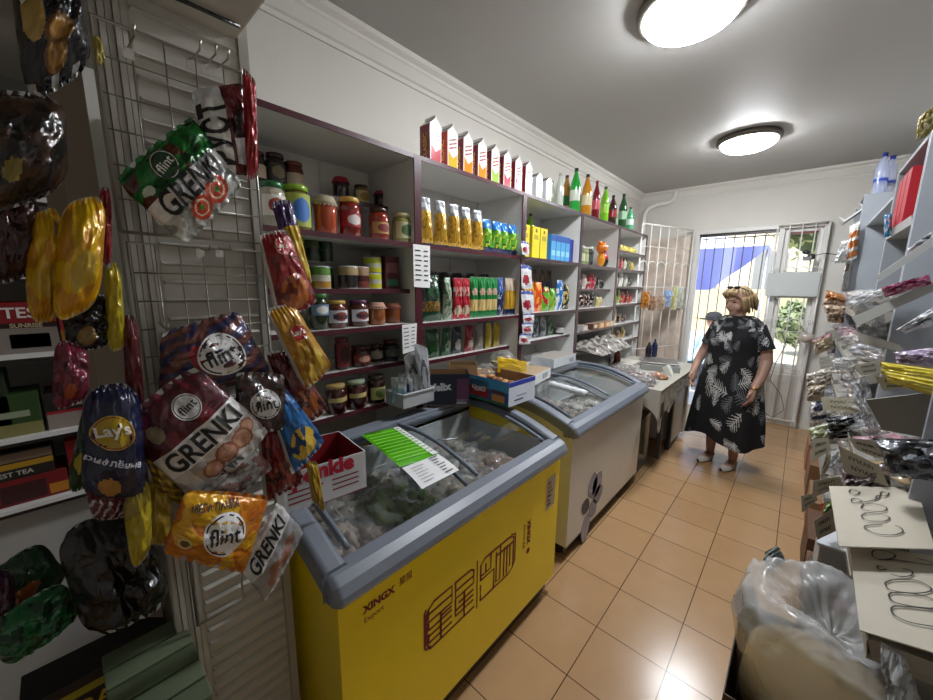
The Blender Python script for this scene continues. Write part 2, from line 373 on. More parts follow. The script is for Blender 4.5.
# ================================================================ OUTSIDE
mb = MB(); mb.box((-9, YB+.12, -.16), (9, 24, -.06), 'c9bfae', 'ground'); st(mb, 'floor_outside')
mb = MB(); mb.box((-1.3, YB+.12, -.06), (.3, YB+1.2, -.01), 'cfc8bc', 'ground'); st(mb, 'doorstep')
def bush(name, c, r, col, label, cat='bush', seed=0, n=900, sc=(1, 1, 1)):
    rnd = random.Random(seed); mb = MB()
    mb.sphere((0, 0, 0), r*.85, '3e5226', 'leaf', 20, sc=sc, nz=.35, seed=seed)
    for _ in range(n):
        d = V(rnd.gauss(0, 1), rnd.gauss(0, 1), rnd.gauss(0, 1)).normalized(); p = V(d.x*sc[0], d.y*sc[1], d.z*sc[2])*r*rnd.uniform(.78, 1.08)
        a = V(rnd.gauss(0, 1), rnd.gauss(0, 1), rnd.gauss(0, 1)).normalized(); b = a.cross(d).normalized(); s = rnd.uniform(.05, .12)
        mb.add([p-a*s, p+b*s*.5, p+a*s, p-b*s*.5], [(0, 1, 2, 3)], rnd.choice(col), 'leaf')
    o = mb.build(name); o.location = c; tag(o, label, cat); return o
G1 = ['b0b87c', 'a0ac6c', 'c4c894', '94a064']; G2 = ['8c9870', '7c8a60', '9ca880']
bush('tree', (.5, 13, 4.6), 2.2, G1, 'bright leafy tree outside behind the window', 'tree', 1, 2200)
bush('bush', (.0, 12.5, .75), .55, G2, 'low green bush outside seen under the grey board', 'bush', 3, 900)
mb = MB(); mb.box((-6, 17, -.1), (7, 17.2, 1.6), 'cdbf9c', 'plaster'); o = mb.build('garden_wall', loc=(0, 17, 0)); tag(o, 'low sandy wall outside across the yard', 'wall')
mb = MB(); mb.box((-8, 19, -.1), (8, 21, 5), 'e0d6c0', 'plaster')
for i in range(6): mb.box((-6+i*2.2, 18.96, 1.6), (-5+i*2.2, 19.0, 3), '8a8f92', 'gloss')
o = mb.build('building', loc=(0, 19, 0)); tag(o, 'sandy coloured building outside across the yard', 'building')
# blue market canopy
cn = thing('market_canopy', (-1.1, 8.4, 0), 'blue canopy with pale top standing outside the doorway', 'canopy')
mb = MB(); W2 = 1.5; cx0, cx1, cy0, cy1 = -1.2, .6, -.7, 1.0; zt, ze = 2.78, 2.27
ap = V((cx0+cx1)/2-.1, .1, zt)
cor = [V(cx0, cy0, ze), V(cx1, cy0, ze+.02), V(cx1, cy1, ze), V(cx0, cy1, ze)]
for i in range(4):
    a, b = cor[i], cor[(i+1) % 4]
    mb.surf(lambda u, v, a=a, b=b: (a.lerp(b, u)).lerp(ap, v)-V(0, 0, .1*sin(PI*v)*(1-.0*u)), 8, 6, 'd5d9ea', 'cloth')
mb.build('roof_cloth', cn)
mb = MB(); BL = '6a74b8'
def drop(u): return .7-.66*max(0, (u-.6)/.4)
mb.surf(lambda u, v: V(cx0+(cx1-cx0)*u, cy0-.02+.05*sin(u*24)*v, ze-v*drop(u)), 48, 10, lambda u, v: BL if int(u*9) % 3 else '828ac8', 'cloth')
mb.surf(lambda u, v: V(cx0+.02*sin(u*20)*v, cy0+(cy1-cy0)*u, ze-v*.8), 24, 8, BL, 'cloth')
mb.build('valance', cn)
for x, y in ((cx0, cy0), (cx1, cy0), (cx1, cy1), (cx0, cy1)):
    q = MB(); q.tube([(x, y, -.06), (x, y, ze)], .02, 8, 'b8bcc4', 'metal'); q.build('pole', cn)
# person outside
def remeshed(name, prims, vox, colfn, parent=None, smooth_it=2, mat='skin'):
    mb = MB()
    for p in prims:
        if p[0] == 's': mb.sphere(p[1], p[2], 'ffffff', 'skin', 16, sc=p[3] if len(p) > 3 else (1, 1, 1))
        else:
            pts = [Vector(q) for q in p[1]]; rs = p[2]
            mb.tube(pts, rs, 12, 'ffffff', 'skin')
            for q, r in zip(pts, rs): mb.sphere(q, r*.99, 'ffffff', 'skin', 12)
    o = mb.build('tmp'); m = o.modifiers.new('r', 'REMESH'); m.mode = 'VOXEL'; m.voxel_size = vox; m.use_smooth_shade = True
    s = o.modifiers.new('s', 'SMOOTH'); s.iterations = smooth_it; s.factor = .5
    dg = bpy.context.evaluated_depsgraph_get(); me = bpy.data.meshes.new_from_object(o.evaluated_get(dg))
    bpy.data.objects.remove(o)
    vs = [v.co.copy() for v in me.vertices]; fs = [tuple(p.vertices) for p in me.polygons]
    cs = [colfn((sum((vs[i] for i in f), V(0, 0, 0)))/len(f)) for f in fs]
    m2 = MB(); m2.add(vs, fs, cs, mat, True); bpy.data.meshes.remove(me)
    return m2.build(name, parent)
def pc(p):
    if p.z > 1.02 or (p.z > .93 and abs(p.x) < .05): return 'c99a88'
    if p.z < .52: return '4a5262'
    if abs(p.x) > .24 and p.z < .75: return 'c99a88'
    return 'b4d4e0'
po = thing('person', (-1.02, 7.15, -.1), 'person in a black cap and pale blue shirt sitting outside the doorway', 'person', rz=-.5)
remeshed('body', [('t', [(0, 0, .55), (0, 0, .75), (0, 0, .9)], [.17, .18, .15]), ('t', [(-.17, 0, .93), (0, 0, .97), (.17, 0, .93)], [.065, .08, .065]), ('t', [(0, 0, .95), (0, -.02, 1.08)], [.055, .05]), ('s', (0, -.03, 1.18), .1, (.85, .98, 1.15)), ('s', (0, -.13, 1.16), .018),
  ('t', [(-.2, 0, .92), (-.26, -.06, .7), (-.16, -.25, .62)], [.055, .045, .035]), ('t', [(.2, 0, .92), (.26, -.06, .7), (.16, -.25, .62)], [.055, .045, .035]),
  ('t', [(-.09, 0, .52), (-.12, -.4, .52), (-.12, -.4, .1), (-.12, -.5, .04)], [.1, .075, .05, .035]), ('t', [(.09, 0, .52), (.12, -.4, .52), (.12, -.4, .1), (.12, -.5, .04)], [.1, .075, .05, .035])], .012, pc, po)
mb = MB(); mb.lathe([(.112, 1.2), (.115, 1.24), (.1, 1.29), (.06, 1.32), (0, 1.33)], 20, '26262c', 'cloth', (0, -.02, 0), sy=1.1); mb.box((-.07, -.24, 1.2), (.07, -.1, 1.215), '26262c', 'cloth'); mb.build('cap', po)
mb = MB(); mb.box((-.2, -.2, .38), (.2, .2, .42), '6a4a3a', 'wood')
for x in (-.17, .17):
    for y in (-.17, .17): mb.box((x-.02, y-.02, 0), (x+.02, y+.02, .38), '6a4a3a', 'wood')
o = mb.build('stool'); o.location = (-1.02, 7.15, -.06); tag(o, 'low stool under the person in the cap outside', 'stool')
# ================================================================ WALL SHELVING
MAR = '47121f'; PAN = 'dddcd8'
def unit(y0, y1, zs, label, ztop=2.2, lo=0, backcol='d9d5ce'):
    MAR = '47121f' if y0 < 2 else '45303a'
    root = thing('shelving_unit', (-1.65, (y0+y1)/2, 0), label, 'shelving')
    O = V(-1.65, (y0+y1)/2, 0)
    def B(a, b, col, name, bevel=.001):
        q = MB(); q.box(Vector(a)-O, Vector(b)-O, col, 'plastic'); return q.build(name, root)
    for ys in (y0+.001, y1-.019):
        sp = B((XL+.005, ys, lo), (-1.452, ys+.018, ztop), PAN, 'side_panel')
        q = MB(); q.box(V(-1.452, ys-.002, lo)-O, V(-1.445, ys+.02, ztop)-O, MAR, 'plastic'); q.build('edge_trim', sp)
    B((XL+.004, y0+.019, lo), (XL+.012, y1-.019, ztop), backcol, 'back_panel')
    q = MB(); n = 3
    for i in range(1, n): yy = y0+(y1-y0)*i/n; q.box(V(XL+.012, yy-.006, lo)-O, V(XL+.018, yy+.006, ztop-.02)-O, 'd4d1ca', 'plastic')
    q.build('backing_strip', root)
    for z, xf in zs+[(ztop, -1.452)]:
        s = B((XL+.013, y0+.019, z-.018), (xf, y1-.019, z), PAN, 'shelf')
        q = MB(); q.box(V(xf, y0+.019, z-.02)-O, V(xf+.006, y1-.019, z+.001 if y0 > 0 else z-.011)-O, MAR if y0 > 0 else '1c1214', 'plastic')
        if y0 < 0: q.box(V(xf, y0+.019, z-.011)-O, V(xf+.006, y1-.019, z+.001)-O, 'e8e8e6', 'plastic')
        q.build('edge_trim', s)
    return root
FX = -1.452
unit(.36, 1.236, [(1.79, FX), (1.565, -1.5), (1.395, FX), (1.19, -1.53), (1.0, -1.5), (.5, FX)], 'open shelving unit full of jars, nearest on the left wall')
unit(1.237, 2.166, [(1.79, FX), (1.39, FX), (1.165, -1.53), (.95, -1.5), (.5, FX)], 'open shelving unit of pasta bags topped by juice cartons')
unit(2.167, 3.04, [(1.79, FX), (1.395, FX), (1.175, -1.5), (.98, -1.45), (.5, FX)], 'open shelving unit with yellow and blue packets')
unit(3.041, 3.9, [(1.785, FX), (1.57, -1.5), (1.395, FX), (1.19, FX), (1.0, FX), (.5, FX)], 'open shelving unit with an orange toy packet, fourth from the camera')
unit(3.901, 4.78, [(1.97, FX), (1.785, FX), (1.6, FX), (1.41, FX), (1.19, FX), (1.0, FX), (.5, FX)], 'last open shelving unit beside the white gate')
unit(-.75, .08, [(1.79, FX), (1.6, FX), (1.4, FX), (1.185, FX), (1.0, FX)], 'open shelving unit of tea boxes at the far left', lo=.0, backcol='a9a8a4')
mb = MB(); mb.box((XL+.02, -.73, .05), (-1.475, .06, .97), 'b4b3af', 'plastic'); o = mb.build('cabinet_front', loc=(-1.6, -.3, 0)); o.name = 'storage_chest'; tag(o, 'plain grey chest below the tea shelves', 'chest')
# ledge inside top bay for the second row of jars
mb = MB(); mb.box((-1.835, .385, 1.97), (-1.66, 1.21, 1.985), 'c9c8c4', 'plastic'); mb.box((-1.66, .385, 1.965), (-1.655, 1.21, 1.987), '3a2226', 'plastic')
for y in (.42, 1.17): mb.box((-1.83, y, 1.792), (-1.67, y+.012, 1.97), 'c9c8c4', 'plastic')
o = mb.build('shelf_riser', loc=(-1.75, .8, 1.8)); tag(o, 'narrow riser shelf behind the big jars on the top shelf', 'shelf')
# ================================================================ FREEZERS
RIM = '787e89'
def freezer(y0, y1, xf, xb, body, label, key):
    O = V((xf+xb)/2, (y0+y1)/2, 0); L = y1-y0; hx = (xf-xb)/2; hy = L/2
    root = thing('chest_freezer', O, label, 'freezer')
    def zc(x): t = (hx-x)/(2*hx); return .835+.095*t+.045*sin(PI*t)
    mb = MB(); mb.box((-hx, -hy, .1), (hx, hy, .125), body, 'fridge')
    mb.box((-hx, -hy, .125), (hx, -hy+.05, .76), body, 'fridge'); mb.box((-hx, hy-.05, .125), (hx, hy, .76), body, 'fridge')
    mb.box((hx-.05, -hy+.05, .125), (hx, hy-.05, .76), body, 'fridge'); mb.box((-hx, -hy+.05, .125), (-hx+.05, hy-.05, .9), body, 'fridge')
    xs = [hx-2*hx*i/12 for i in range(13)]
    for ys in (-hy, hy-.05):
        vs = [(x, ys, .76) for x in xs]+[(x, ys, zc(x)-.03) for x in xs]+[(x, ys+.05, .76) for x in xs]+[(x, ys+.05, zc(x)-.03) for x in xs]; n = 13; fs = []
        for i in range(12): fs += [(i, i+1, n+i+1, n+i), (2*n+i, 3*n+i, 3*n+i+1, 2*n+i+1), (n+i, n+i+1, 3*n+i+1, 3*n+i)]
        mb.add(vs, fs, body, 'fridge')
    mb.build('body', root)
    mb = MB(); c = 'd2d6d6'
    mb.box((-hx+.05, -hy+.05, .3), (hx-.05, hy-.05, .31), c, 'fridge')
    for a, b in (((-hx+.05, -hy+.05, .3), (-hx+.056, hy-.05, .88)), ((hx-.056, -hy+.05, .3), (hx-.05, hy-.05, .8)), ((-hx+.05, -hy+.05, .3), (hx-.05, -hy+.056, .84)), ((-hx+.05, hy-.056, .3), (hx-.05, hy-.05, .84))): mb.box(a, b, c, 'fridge')
    mb.build('liner', root)
    mb = MB(); mb.box((-hx+.03, -hy+.03, .03), (hx-.03, hy-.03, .1), '161616', 'plastic')
    for x in (-hx+.08, hx-.09):
        for y in (-hy+.08, hy-.08): mb.lathe([(.03, 0), (.03, .035)], 12, '202020', 'plastic', (x, y, 0))
    mb.build('base', root)
    # rim
    mb = MB(); pf = [(hx+.012, .772), (hx+.03, .778), (hx+.036, .795), (hx+.034, .81), (hx+.02, .835), (hx-.005, .85), (hx-.05, .853), (hx-.058, .84), (hx-.058, .765)]
    k = len(pf); e = hy+.02; vs = []; seg = [(-e, .0), (-e+.015, 1), (e-.015, 1), (e, .0)]
    for y, s in seg:
        for a, b in pf: vs.append((a if s else hx-.01+(a-hx+.01)*.6, y, b if s else .8+(b-.8)*.8))
    fs = []
    for j in range(3): fs += [(j*k+i, j*k+(i+1) % k, (j+1)*k+(i+1) % k, (j+1)*k+i) for i in range(k)]
    fs += [tuple(range(k-1, -1, -1)), tuple(3*k+i for i in range(k))]
    mb.add(vs, fs, RIM, 'plastic', False)
    def side(yc, w):
        xs = [hx-.02-(2*hx+.0)*i/16 for i in range(17)]; vs = []
        for x in xs:
            z = zc(x)+.012
            for (dy, dz) in ((-w, -.07), (-w, -.012), (-w+.012, 0), (w-.012, 0), (w, -.012), (w, -.07)): vs.append((x, yc+dy, z+dz))
        fs = []
        for i in range(16): fs += [(i*6+j, i*6+(j+1) % 6, (i+1)*6+(j+1) % 6, (i+1)*6+j) for j in range(6)]
        fs += [tuple(range(6)), tuple(16*6+j for j in range(5, -1, -1))]
        mb.add(vs, fs, RIM, 'plastic', False)
    side(-hy+.012, .034); side(hy-.012, .034)
    zb = zc(-hx); mb.box((-hx-.03, -hy-.02, zb-.07), (-hx+.05, hy+.02, zb+.02), RIM, 'plastic')
    mb.build('rim', root, bevel=.006)
    for ys in (-hy+.052, hy-.058):
        mb = MB(); mb.surf(lambda u, v, ys=ys: V(hx-.08-(2*hx-.14)*u, ys+v*.012, zc(hx-.08-(2*hx-.14)*u)+.0145), 14, 1, '22262c', 'plastic'); mb.build('lid_rail', root)
    for nm, a, b, dz in (('a', -hy+.07, .03, .004), ('b', -.03, hy-.07, -.012)):
        g = MB(); g.surf(lambda u, v: V(hx-.06-(2*hx-.1)*u, a+(b-a)*v, zc(hx-.06-(2*hx-.1)*u)+dz), 16, 1, 'ffffff', 'glass'); lid = g.build('glass_lid', root)
        g = MB()
        for yy in (a, b): g.tube([(hx-.06-(2*hx-.1)*i/16, yy, zc(hx-.06-(2*hx-.1)*i/16)+dz) for i in range(17)], .009, 6, '6f7884', 'plastic')
        g.box((-hx+.035, a, zc(-hx+.04)+dz-.004), (-hx+.06, b, zc(-hx+.04)+dz+.012), '7d8590', 'plastic')
        g.build('lid_frame', lid)
    # wire baskets
    for yc in (-hy*.52, hy*.5):
        g = MB(); w = L*.22; z0, z1 = .5, .7
        for i in range(11):
            y = yc-w+2*w*i/10; g.tube([(-hx+.1, y, z1), (-hx+.1, y, z0), (hx-.1, y, z0), (hx-.1, y, z1)], .0022, 5, 'd8dad8', 'paint')
        for i in range(9):
            x = -hx+.1+(2*hx-.2)*i/8; g.tube([(x, yc-w, z1), (x, yc-w, z0), (x, yc+w, z0), (x, yc+w, z1)], .0022, 5, 'd8dad8', 'paint')
        g.tube([(-hx+.1, yc-w, z1), (hx-.1, yc-w, z1), (hx-.1, yc+w, z1), (-hx+.1, yc+w, z1), (-hx+.1, yc-w, z1)], .004, 6, 'e2e4e2', 'paint')
        g.build('wire_basket', root)
    return root, O, zc
F1, O1, zc1 = freezer(.39, 1.575, -.79, -1.40, 'ffe000', 'yellow chest freezer with curved glass lids and red square lettering, in the foreground', 1)
F2, O2, zc2 = freezer(1.80, 3.02, -.835, -1.43, 'd6d3ca', 'white chest freezer with a grey flower decal, behind the yellow one', 2)
# graphics on yellow freezer (front face looks along +X; reading direction = +Y)
XFc = -.79
mb = MB(); RD = '7c1428'
EY = V(0, 1, 0); EZ = V(0, 0, 1); nX = V(1, 0, 0)
def LT(mb, t, y, z, w, ang=0, col=RD, bold=.03, sx=1): # lettering on the front
    e1 = V(0, cos(ang), sin(ang)); e2 = V(0, -sin(ang), cos(ang)); flat_text(mb, t, V(XFc, y, z)-O1, e1, e2, width=w, col=col, bold=bold, sx=sx, off=.001)
LT(mb, 'XINGX', .515, .7, .11, bold=.05); LT(mb, '星', .598, .708, .026, bold=0); LT(mb, '星', .624, .708, .026, bold=0); LT(mb, 'Export', .497, .664, .065, bold=0)
mb.build('lettering', F1); mb = MB(); LT(mb, 'XINGX', 1.31, .49, .125, -PI/2, bold=.06); LT(mb, '制冷专家 星星', 1.272, .485, .12, -PI/2, bold=.01)
mb2 = MB()
def S(*pts, w=.009): ribbon(mb2, [V(XFc, .69+a*.52, .372+b*.172)-O1 for a, b in pts], w, nX, RD, off=.0012)
# square character drawing, 0..1 across, 0..1 up
S((.0, .95), (-.012, .88), (-.012, .12), (.0, .05), (.04, .05)); S((.02, .9), (.005, .84), (.005, .16), (.03, .0), (.32, .0), (.47, .0))
S((.02, .78), (.02, .9), (.07, 1), (.235, 1), (.235, .62), (.02, .62), (.02, .78)); S((.02, .8), (.235, .8))
S((.02, .62), (.02, .44)); S((.02, .44), (.235, .44)); S((.13, .62), (.13, 0)); S((.02, .3), (.235, .3)); S((.02, .15), (.235, .15)); S((.02, .15), (.02, .36)); S((.235,.53),(.13,.53))
S((.26, 1), (.43, 1), (.46, .94), (.46, .62), (.27, .62), (.27, 1)); S((.27, .8), (.46, .8)); S((.27, .62), (.27, .2), (.46, .2)); S((.36, .62), (.36, 0)); S((.3, .46), (.46, .46)); S((.27, .33), (.46, .33))
S((.5, 1.1), (.5, -.12), w=.006)
S((.54, .5), (.54, .9), (.59, 1), (.9, 1)); S((.6, .85), (.6, .62)); S((.54, .52), (.7, .52), (.7, .0)); S((.66, 1), (.66, .62), (.54, .62)); S((.54, .4), (.54, 0), (.9, 0)); S((.54, .15), (.54, 0))
S((.73, .9), (.73, .1), (.78, .1)); S((.78, 1), (.78, .1)); S((.83, .85), (.83, .05)); S((.87, .85), (.87, .05)); S((.73, .8), (.95, .8)); S((.9, 1), (.96, .93), (.96, .1), (.9, 0)); S((.92, 1.03), (.985, .98), (.985, .2), (.95, .1)); S((.91, .8), (.91, .2))
cc = V(XFc+.001, 1.31, .395)-O1; mb.add([cc]+[cc+V(0, cos(a*PI/10), sin(a*PI/10))*.014 for a in range(20)], [(0, i+1, (i+1) % 20+1) for i in range(20)], RD, 'card')
mb.build('lettering', F1); mb2.build('emblem', F1)
mb = MB(); q = [V(XFc+.0015, 1.455, .52)-O1, V(XFc+.0015, 1.535, .53)-O1, V(XFc+.0015, 1.535, .695)-O1, V(XFc+.0015, 1.455, .685)-O1]
mb.add(q, [(0, 1, 2, 3)], 'bcae98', 'card')
for i, (c, w) in enumerate((('8c5a34', .4), ('a87c3c', .55), ('9a6a2c', .7), ('4a4434', .5), ('6a4a3a', .3), ('6a4a3a', .5))):
    z = .665-i*.022; mb.add([V(XFc+.0025, 1.465, z-.012)-O1, V(XFc+.0025, 1.465+.065*w, z-.012)-O1, V(XFc+.0025, 1.465+.065*w, z)-O1, V(XFc+.0025, 1.465, z)-O1], [(0, 1, 2, 3)], c, 'card')
mb.build('sticker', F1)
# flower decal on white freezer
mb = MB(); XG = -.835+.0012
def petal(c, ang, L, W, col):
    c = V(XG, *c)-O2; e = V(0, cos(ang), sin(ang)); s = V(0, -sin(ang), cos(ang)); pts = []
    for i in range(17):
        t = i/8; u = t if t <= 1 else 2-t; pts.append(c+e*(L*u)+s*((W if t <= 1 else -W)*sin(PI*u)**.7))
    mb.add(pts[:-1], [tuple(range(16))[::-1]], col, 'card'); ribbon(mb, pts, .004, nX, '55525c', off=.0004)
    ribbon(mb, [c, c+e*L*.9], .003, nX, '6a6670', off=.0006)
for c, a, L_, W_, k in ((( c_[0]-.13, c_[1]-.03), a_, l_*1.15, w_*2.0, k_) for c_, a_, l_, w_, k_ in (((2.25, .3), 1.5, .15, .035, '9a96a4'), ((2.27, .29), .9, .16, .035, 'a8a4b0'), ((2.28, .27), .2, .13, .03, '8c8894'), ((2.24, .27), -.9, .12, .028, '9a96a4'), ((2.22, .25), 2.6, .11, .025, '4c4850'), ((2.2, .22), -1.7, .17, .03, 'a8a4b0'))):
    petal(c, a, L_, W_, k)
mb.build('flower_decal', F2)
# sheets of paper on the lid
def sheet(name, pts, col, label, lines, cat='notice'):
    ctr = sum(pts, V(0, 0, 0))/4; a = [p-ctr for p in pts]
    r = thing(name, ctr, label, cat)
    mb = MB(); mb.surf(lambda u, v: lerp2(a, u, v)+V(0, 0, .006*sin(PI*u)*0+.004*sin(PI*v)), 6, 6, col, 'gloss'); mb.build('paper', r)
    mb = MB()
    for (u0, v0, u1, v1, c) in lines:
        g = [lerp2(a, u0, v0), lerp2(a, u1, v0), lerp2(a, u1, v1), lerp2(a, u0, v1)]
        mb.add([p+V(0, 0, .0055) for p in g], [(0, 1, 2, 3)], c, 'card')
    mb.build('print', r); return r
def on_lid(x, y, z=.9, dz=.012):
    p = onZ(x, y, z)
    for _ in range(8):
        zz = zc1(p.x-O1.x)+dz; p = onZ(x, y, zz)
    return p
ln = [(.04, .04+i*.044, .78, .055+i*.044, 'b8f06a') for i in range(21)]+[(.82, .03, .99, .95, 'e6ece4')]+[(.83, .05+i*.06, .97, .065+i*.06, '708070') for i in range(15)]
# green: TL,TR = back edge; written along the slope
sheet('price_list', [on_lid(*p) for p in ((361, 435), (398, 427), (440, 455), (400, 467))], '58b414', 'bright green printed price list lying on the yellow freezer lid', [(.05+.0, .1+i*.085, .92, .12+i*.085, '8edc4a') for i in range(10)]+[(.84, .03, .99, .97, 'e8ece6')]+[(.86, .06+i*.08, .96, .085+i*.08, '7a8a7a') for i in range(11)]+[(.1, .015, .5, .04, '2a5a10')])
sheet('price_list', [on_lid(*p) for p in ((402, 468), (438, 454), (459, 470), (422, 489))], 'e9e9ea', 'white handwritten price list on the yellow freezer lid below the green one', [(.12, .2+i*.13, .45-(i % 2)*.08, .225+i*.13, '8a8a90') for i in range(6)]+[(.68, .08+i*.13, .9-(i % 3)*.05, .12+i*.13, '26262a') for i in range(7)])
# ================================================================ CHIP RACK (near left)
XP = -1.03
rk = thing('louvred_door', (XP, .22, 0), 'tall narrow white louvred door panel standing behind the hanging crisp bags', 'door panel')
mb = MB(); PW = 'bab6ad'
y0, y1 = .098, .365
mb.box((-.022, y0-.22, 0), (0, y1-.22, 2.35), PW, 'plastic'); mb.build('panel', rk)
mb = MB()
for i in range(5): mb.box((0, y0-.22+.002+i*.011, 0), (.006+(i % 2)*.005, y0-.22+.011+i*.011, 2.35), 'c4c0b7', 'plastic')
mb.box((0, y1-.22-.02, 0), (.008, y1-.22, 2.35), 'b4b0a8', 'plastic'); mb.build('stile', rk)
mb = MB()
for i in range(58):
    z = .03+i*.04; a = V(0, y0-.22+.06, z); w = y1-.22-.024-a.y
    mb.add([a+V(.001, 0, 0), a+V(.001, w, 0), a+V(.002, w, .03), a+V(.002, 0, .03), a+V(.011, w-.004, .033), a+V(.011, .004, .033), a+V(.002, w, .0395), a+V(.002, 0, .0395)], [(0, 1, 2, 3), (3, 2, 4, 5), (5, 4, 6, 7), (3, 5, 7), (2, 6, 4)], 'cac6bd', 'plastic')
mb.build('slats', rk)
fold = thing('folding_door', (XP-.06, .05, 0), 'folded beige door leaves with upright pleats left of the crisp rack', 'door panel')
for i in range(4):
    q = MB(); a = V(-.03-i*.05, .035-i*.015, 0); b = a+V(-.05, -.045+.02*(i % 2), 0); t = V(.012, 0, 0)
    q.add([a, b, b+t, a+t]+[p+V(0, 0, 2.3) for p in (a, b, b+t, a+t)], [(0, 3, 2, 1), (4, 5, 6, 7), (0, 1, 5, 4), (1, 2, 6, 5), (2, 3, 7, 6), (3, 0, 4, 7)], ['8c7f70', '9a8d7e', '857868', '938674'][i], 'plastic'); q.build('leaf', fold)
mb = MB(); mb.box((-1.45, -.5, 2.13), (-.8, .345, 2.16), 'cfcac0', 'plastic'); mb.box((-1.45, -.5, 2.16), (-.8, .345, 2.42), 'c4bfb4', 'plastic')
o = mb.build('shutter_box', loc=(-1.1, 0, 2.13), bevel=.006); tag(o, 'long grey-beige box fixed above the crisp rack at the top left', 'box')
mb = MB(); mb.tube([(-.97, .0, 2.125), (-.965, .12, 2.118), (-.96, .24, 2.122), (-.962, .33, 2.124)], .004, 6, '1c1a18', 'gloss'); o = mb.build('cable', loc=(-.96, .1, 2.12)); tag(o, 'black cable running under the box at the top left', 'cable')
# wire racks hooked on the panel
def wire_rack(Y0, Y1, Z0, Z1, X, ny, nz_, label, col='a8a49c'):
    r = thing('wire_rack', (X, (Y0+Y1)/2, Z0), label, 'rack'); O = V(X, (Y0+Y1)/2, Z0)
    f = MB(); f.tube([V(X, Y0, Z0)-O, V(X, Y1, Z0)-O, V(X, Y1, Z1)-O, V(X, Y0, Z1)-O, V(X, Y0, Z0)-O], .0035, 6, col, 'metal'); f.build('frame', r)
    for i in range(1, ny): q = MB(); y = Y0+(Y1-Y0)*i/ny; q.tube([V(X, y, Z0)-O, V(X, y, Z1)-O], .0016, 5, col, 'metal'); q.build('wire', r)
    for i in range(1, nz_): q = MB(); z = Z0+(Z1-Z0)*i/nz_; q.tube([V(X, Y0, z)-O, V(X, Y1, z)-O], .0016, 5, col, 'metal'); q.build('wire', r)
    return r
wire_rack(.098, .352, 1.68, 2.05, XP+.035, 5, 6, 'upper wire display rack holding the green crouton bag')
wire_rack(.105, .35, 1.2, 1.66, XP+.035, 6, 8, 'middle wire display rack hidden partly by the round logo bags')
wire_rack(.135, .235, .76, 1.1, XP+.035, 1, 1, 'lower wire display rack below the orange mega pack')
for i, (x, y, xx) in enumerate(((128, 50, -.94), (190, 62, -.94), (205, 66, -.94), (217, 70, -.94), (200, 250, -.95), (219, 250, -.95), (160, 325, -.95))):
    p = onX(x, y, XP+.035); mb = MB(); mb.tube([(0, 0, .005), (.02, 0, 0), (.075, 0, -.005), (.085, 0, .008)], .0018, 5, 'b4b0a8', 'metal'); mb.box((.0, -.008, -.016), (.002, .008, .004), 'c8c4bc', 'plastic')
    o = mb.build('display_hook'); o.location = p; tag(o, 'thin wire display hook sticking out of the crisp rack', 'hook', 'wire hooks of the crisp rack')
LO_ = (1, .12, .02)
def pX(px, X): return [onX(a, b, X) for a, b in px]
def bagX(name, px, X, out, bulge, paint, label, texts=(), **k):
    c = pX(px, X); o_ = Vector(out)
    k.setdefault('cat', 'crisp bag'); cat = k.pop('cat'); k.setdefault('grow', 1.09); k.setdefault('rnd_', .24 if out is LO_ else .1)
    return pouch(name, c, o_, bulge, paint, label, cat, texts=texts, **k)
def flint(u, v, cu, cv, r, asp=1.0, ring='f2f2f2'):
    return None
def pt_green(u, v):
    f = flint(u, v, .42, .23, .15, 1.0, 'c9cfc4')
    if v < .44:
        if nz(u, v, 3, 4) > .12 and v > .1: return '4a2418'
        if inside(u, v, .13, .33, .06, .06) < 1: return 'c9d2bc'
        return '0f6e24' if nz(u, v, 1, 7) > -.2 else '0a4a1a'
    if v < .68: return 'e3e3e1'
    for cu, cv, r in ((.42, .83, .13), (.68, .80, .15)):
        d = inside(u, v, cu, cv, r, r)**.5
        if d < 1: return 'd9c2a6' if .55 < d < .68 else ('2f7a2a' if d < .22 else 'b03a24')
    return 'bfc2be' if nz(u, v, 5, 6) > -.1 else '8a8e86'
BO = (1, -.12, .02)
bagX('crouton_bag', ((117, 180), (192, 118), (241, 184), (184, 243)), -.945, BO, .035, pt_green, 'green and white crouton bag with tomatoes, on the upper rack',
     (('@', .42, .24, .026, 0, '22402a', 'e8ece4', 1), ('GRENKI', .5, .565, .155, .0, '101010', .025, .75), ('flint', .42, .24, .036, .15, 'e8ece4', .01, 1)), seed=1, nu=90, nv=80, cat='crouton bag')
def pt_rust(u, v):
    if v < .5: return 'e6e6e4' if u < .86 else 'd4d8dc'
    if .56 < v < .82 and .1 < u < .4: return 'cfcfd2'
    return '5c1218' if nz(u, v, 2, 4) > -.05 else '240c0e'
bagX('crouton_bag', ((210, 170), (192, 92), (243, 84), (259, 176)), -.955, BO, .025, pt_rust, 'white and dark red crouton bag with upright black letters at the rack top', (('РУСТ', .45, .27, .13, 0, '141414', .03, .75),), seed=2, cat='crouton bag')
bagX('crisp_bag', ((242, 70), (256, 85), (258, 172), (247, 178)), -.93, BO, .012, '9c1620', 'narrow bright red bag edge at the top right corner of the crisp rack', seed=21, nu=14)
def pt_navy(u, v):
    f = flint(u, v, .58, .45, .25, .95)
    if f: return f
    d = inside(u, v, .58, .45, .31, .31)**.5
    if d < 1 and u < .42 and v > .3: return '8c1c2c'
    if inside(u, v, .16, .78, .07, .07) < 1: return 'c9c49c' if inside(u, v, .16, .78, .045, .045) > 1 else '3a3020'
    s = sin((u*14+v*30)+nz(u, v, 4, 3)*4)
    return '2a2c52' if s > .35 else ('4a2630' if s > -.4 else '6a4038')
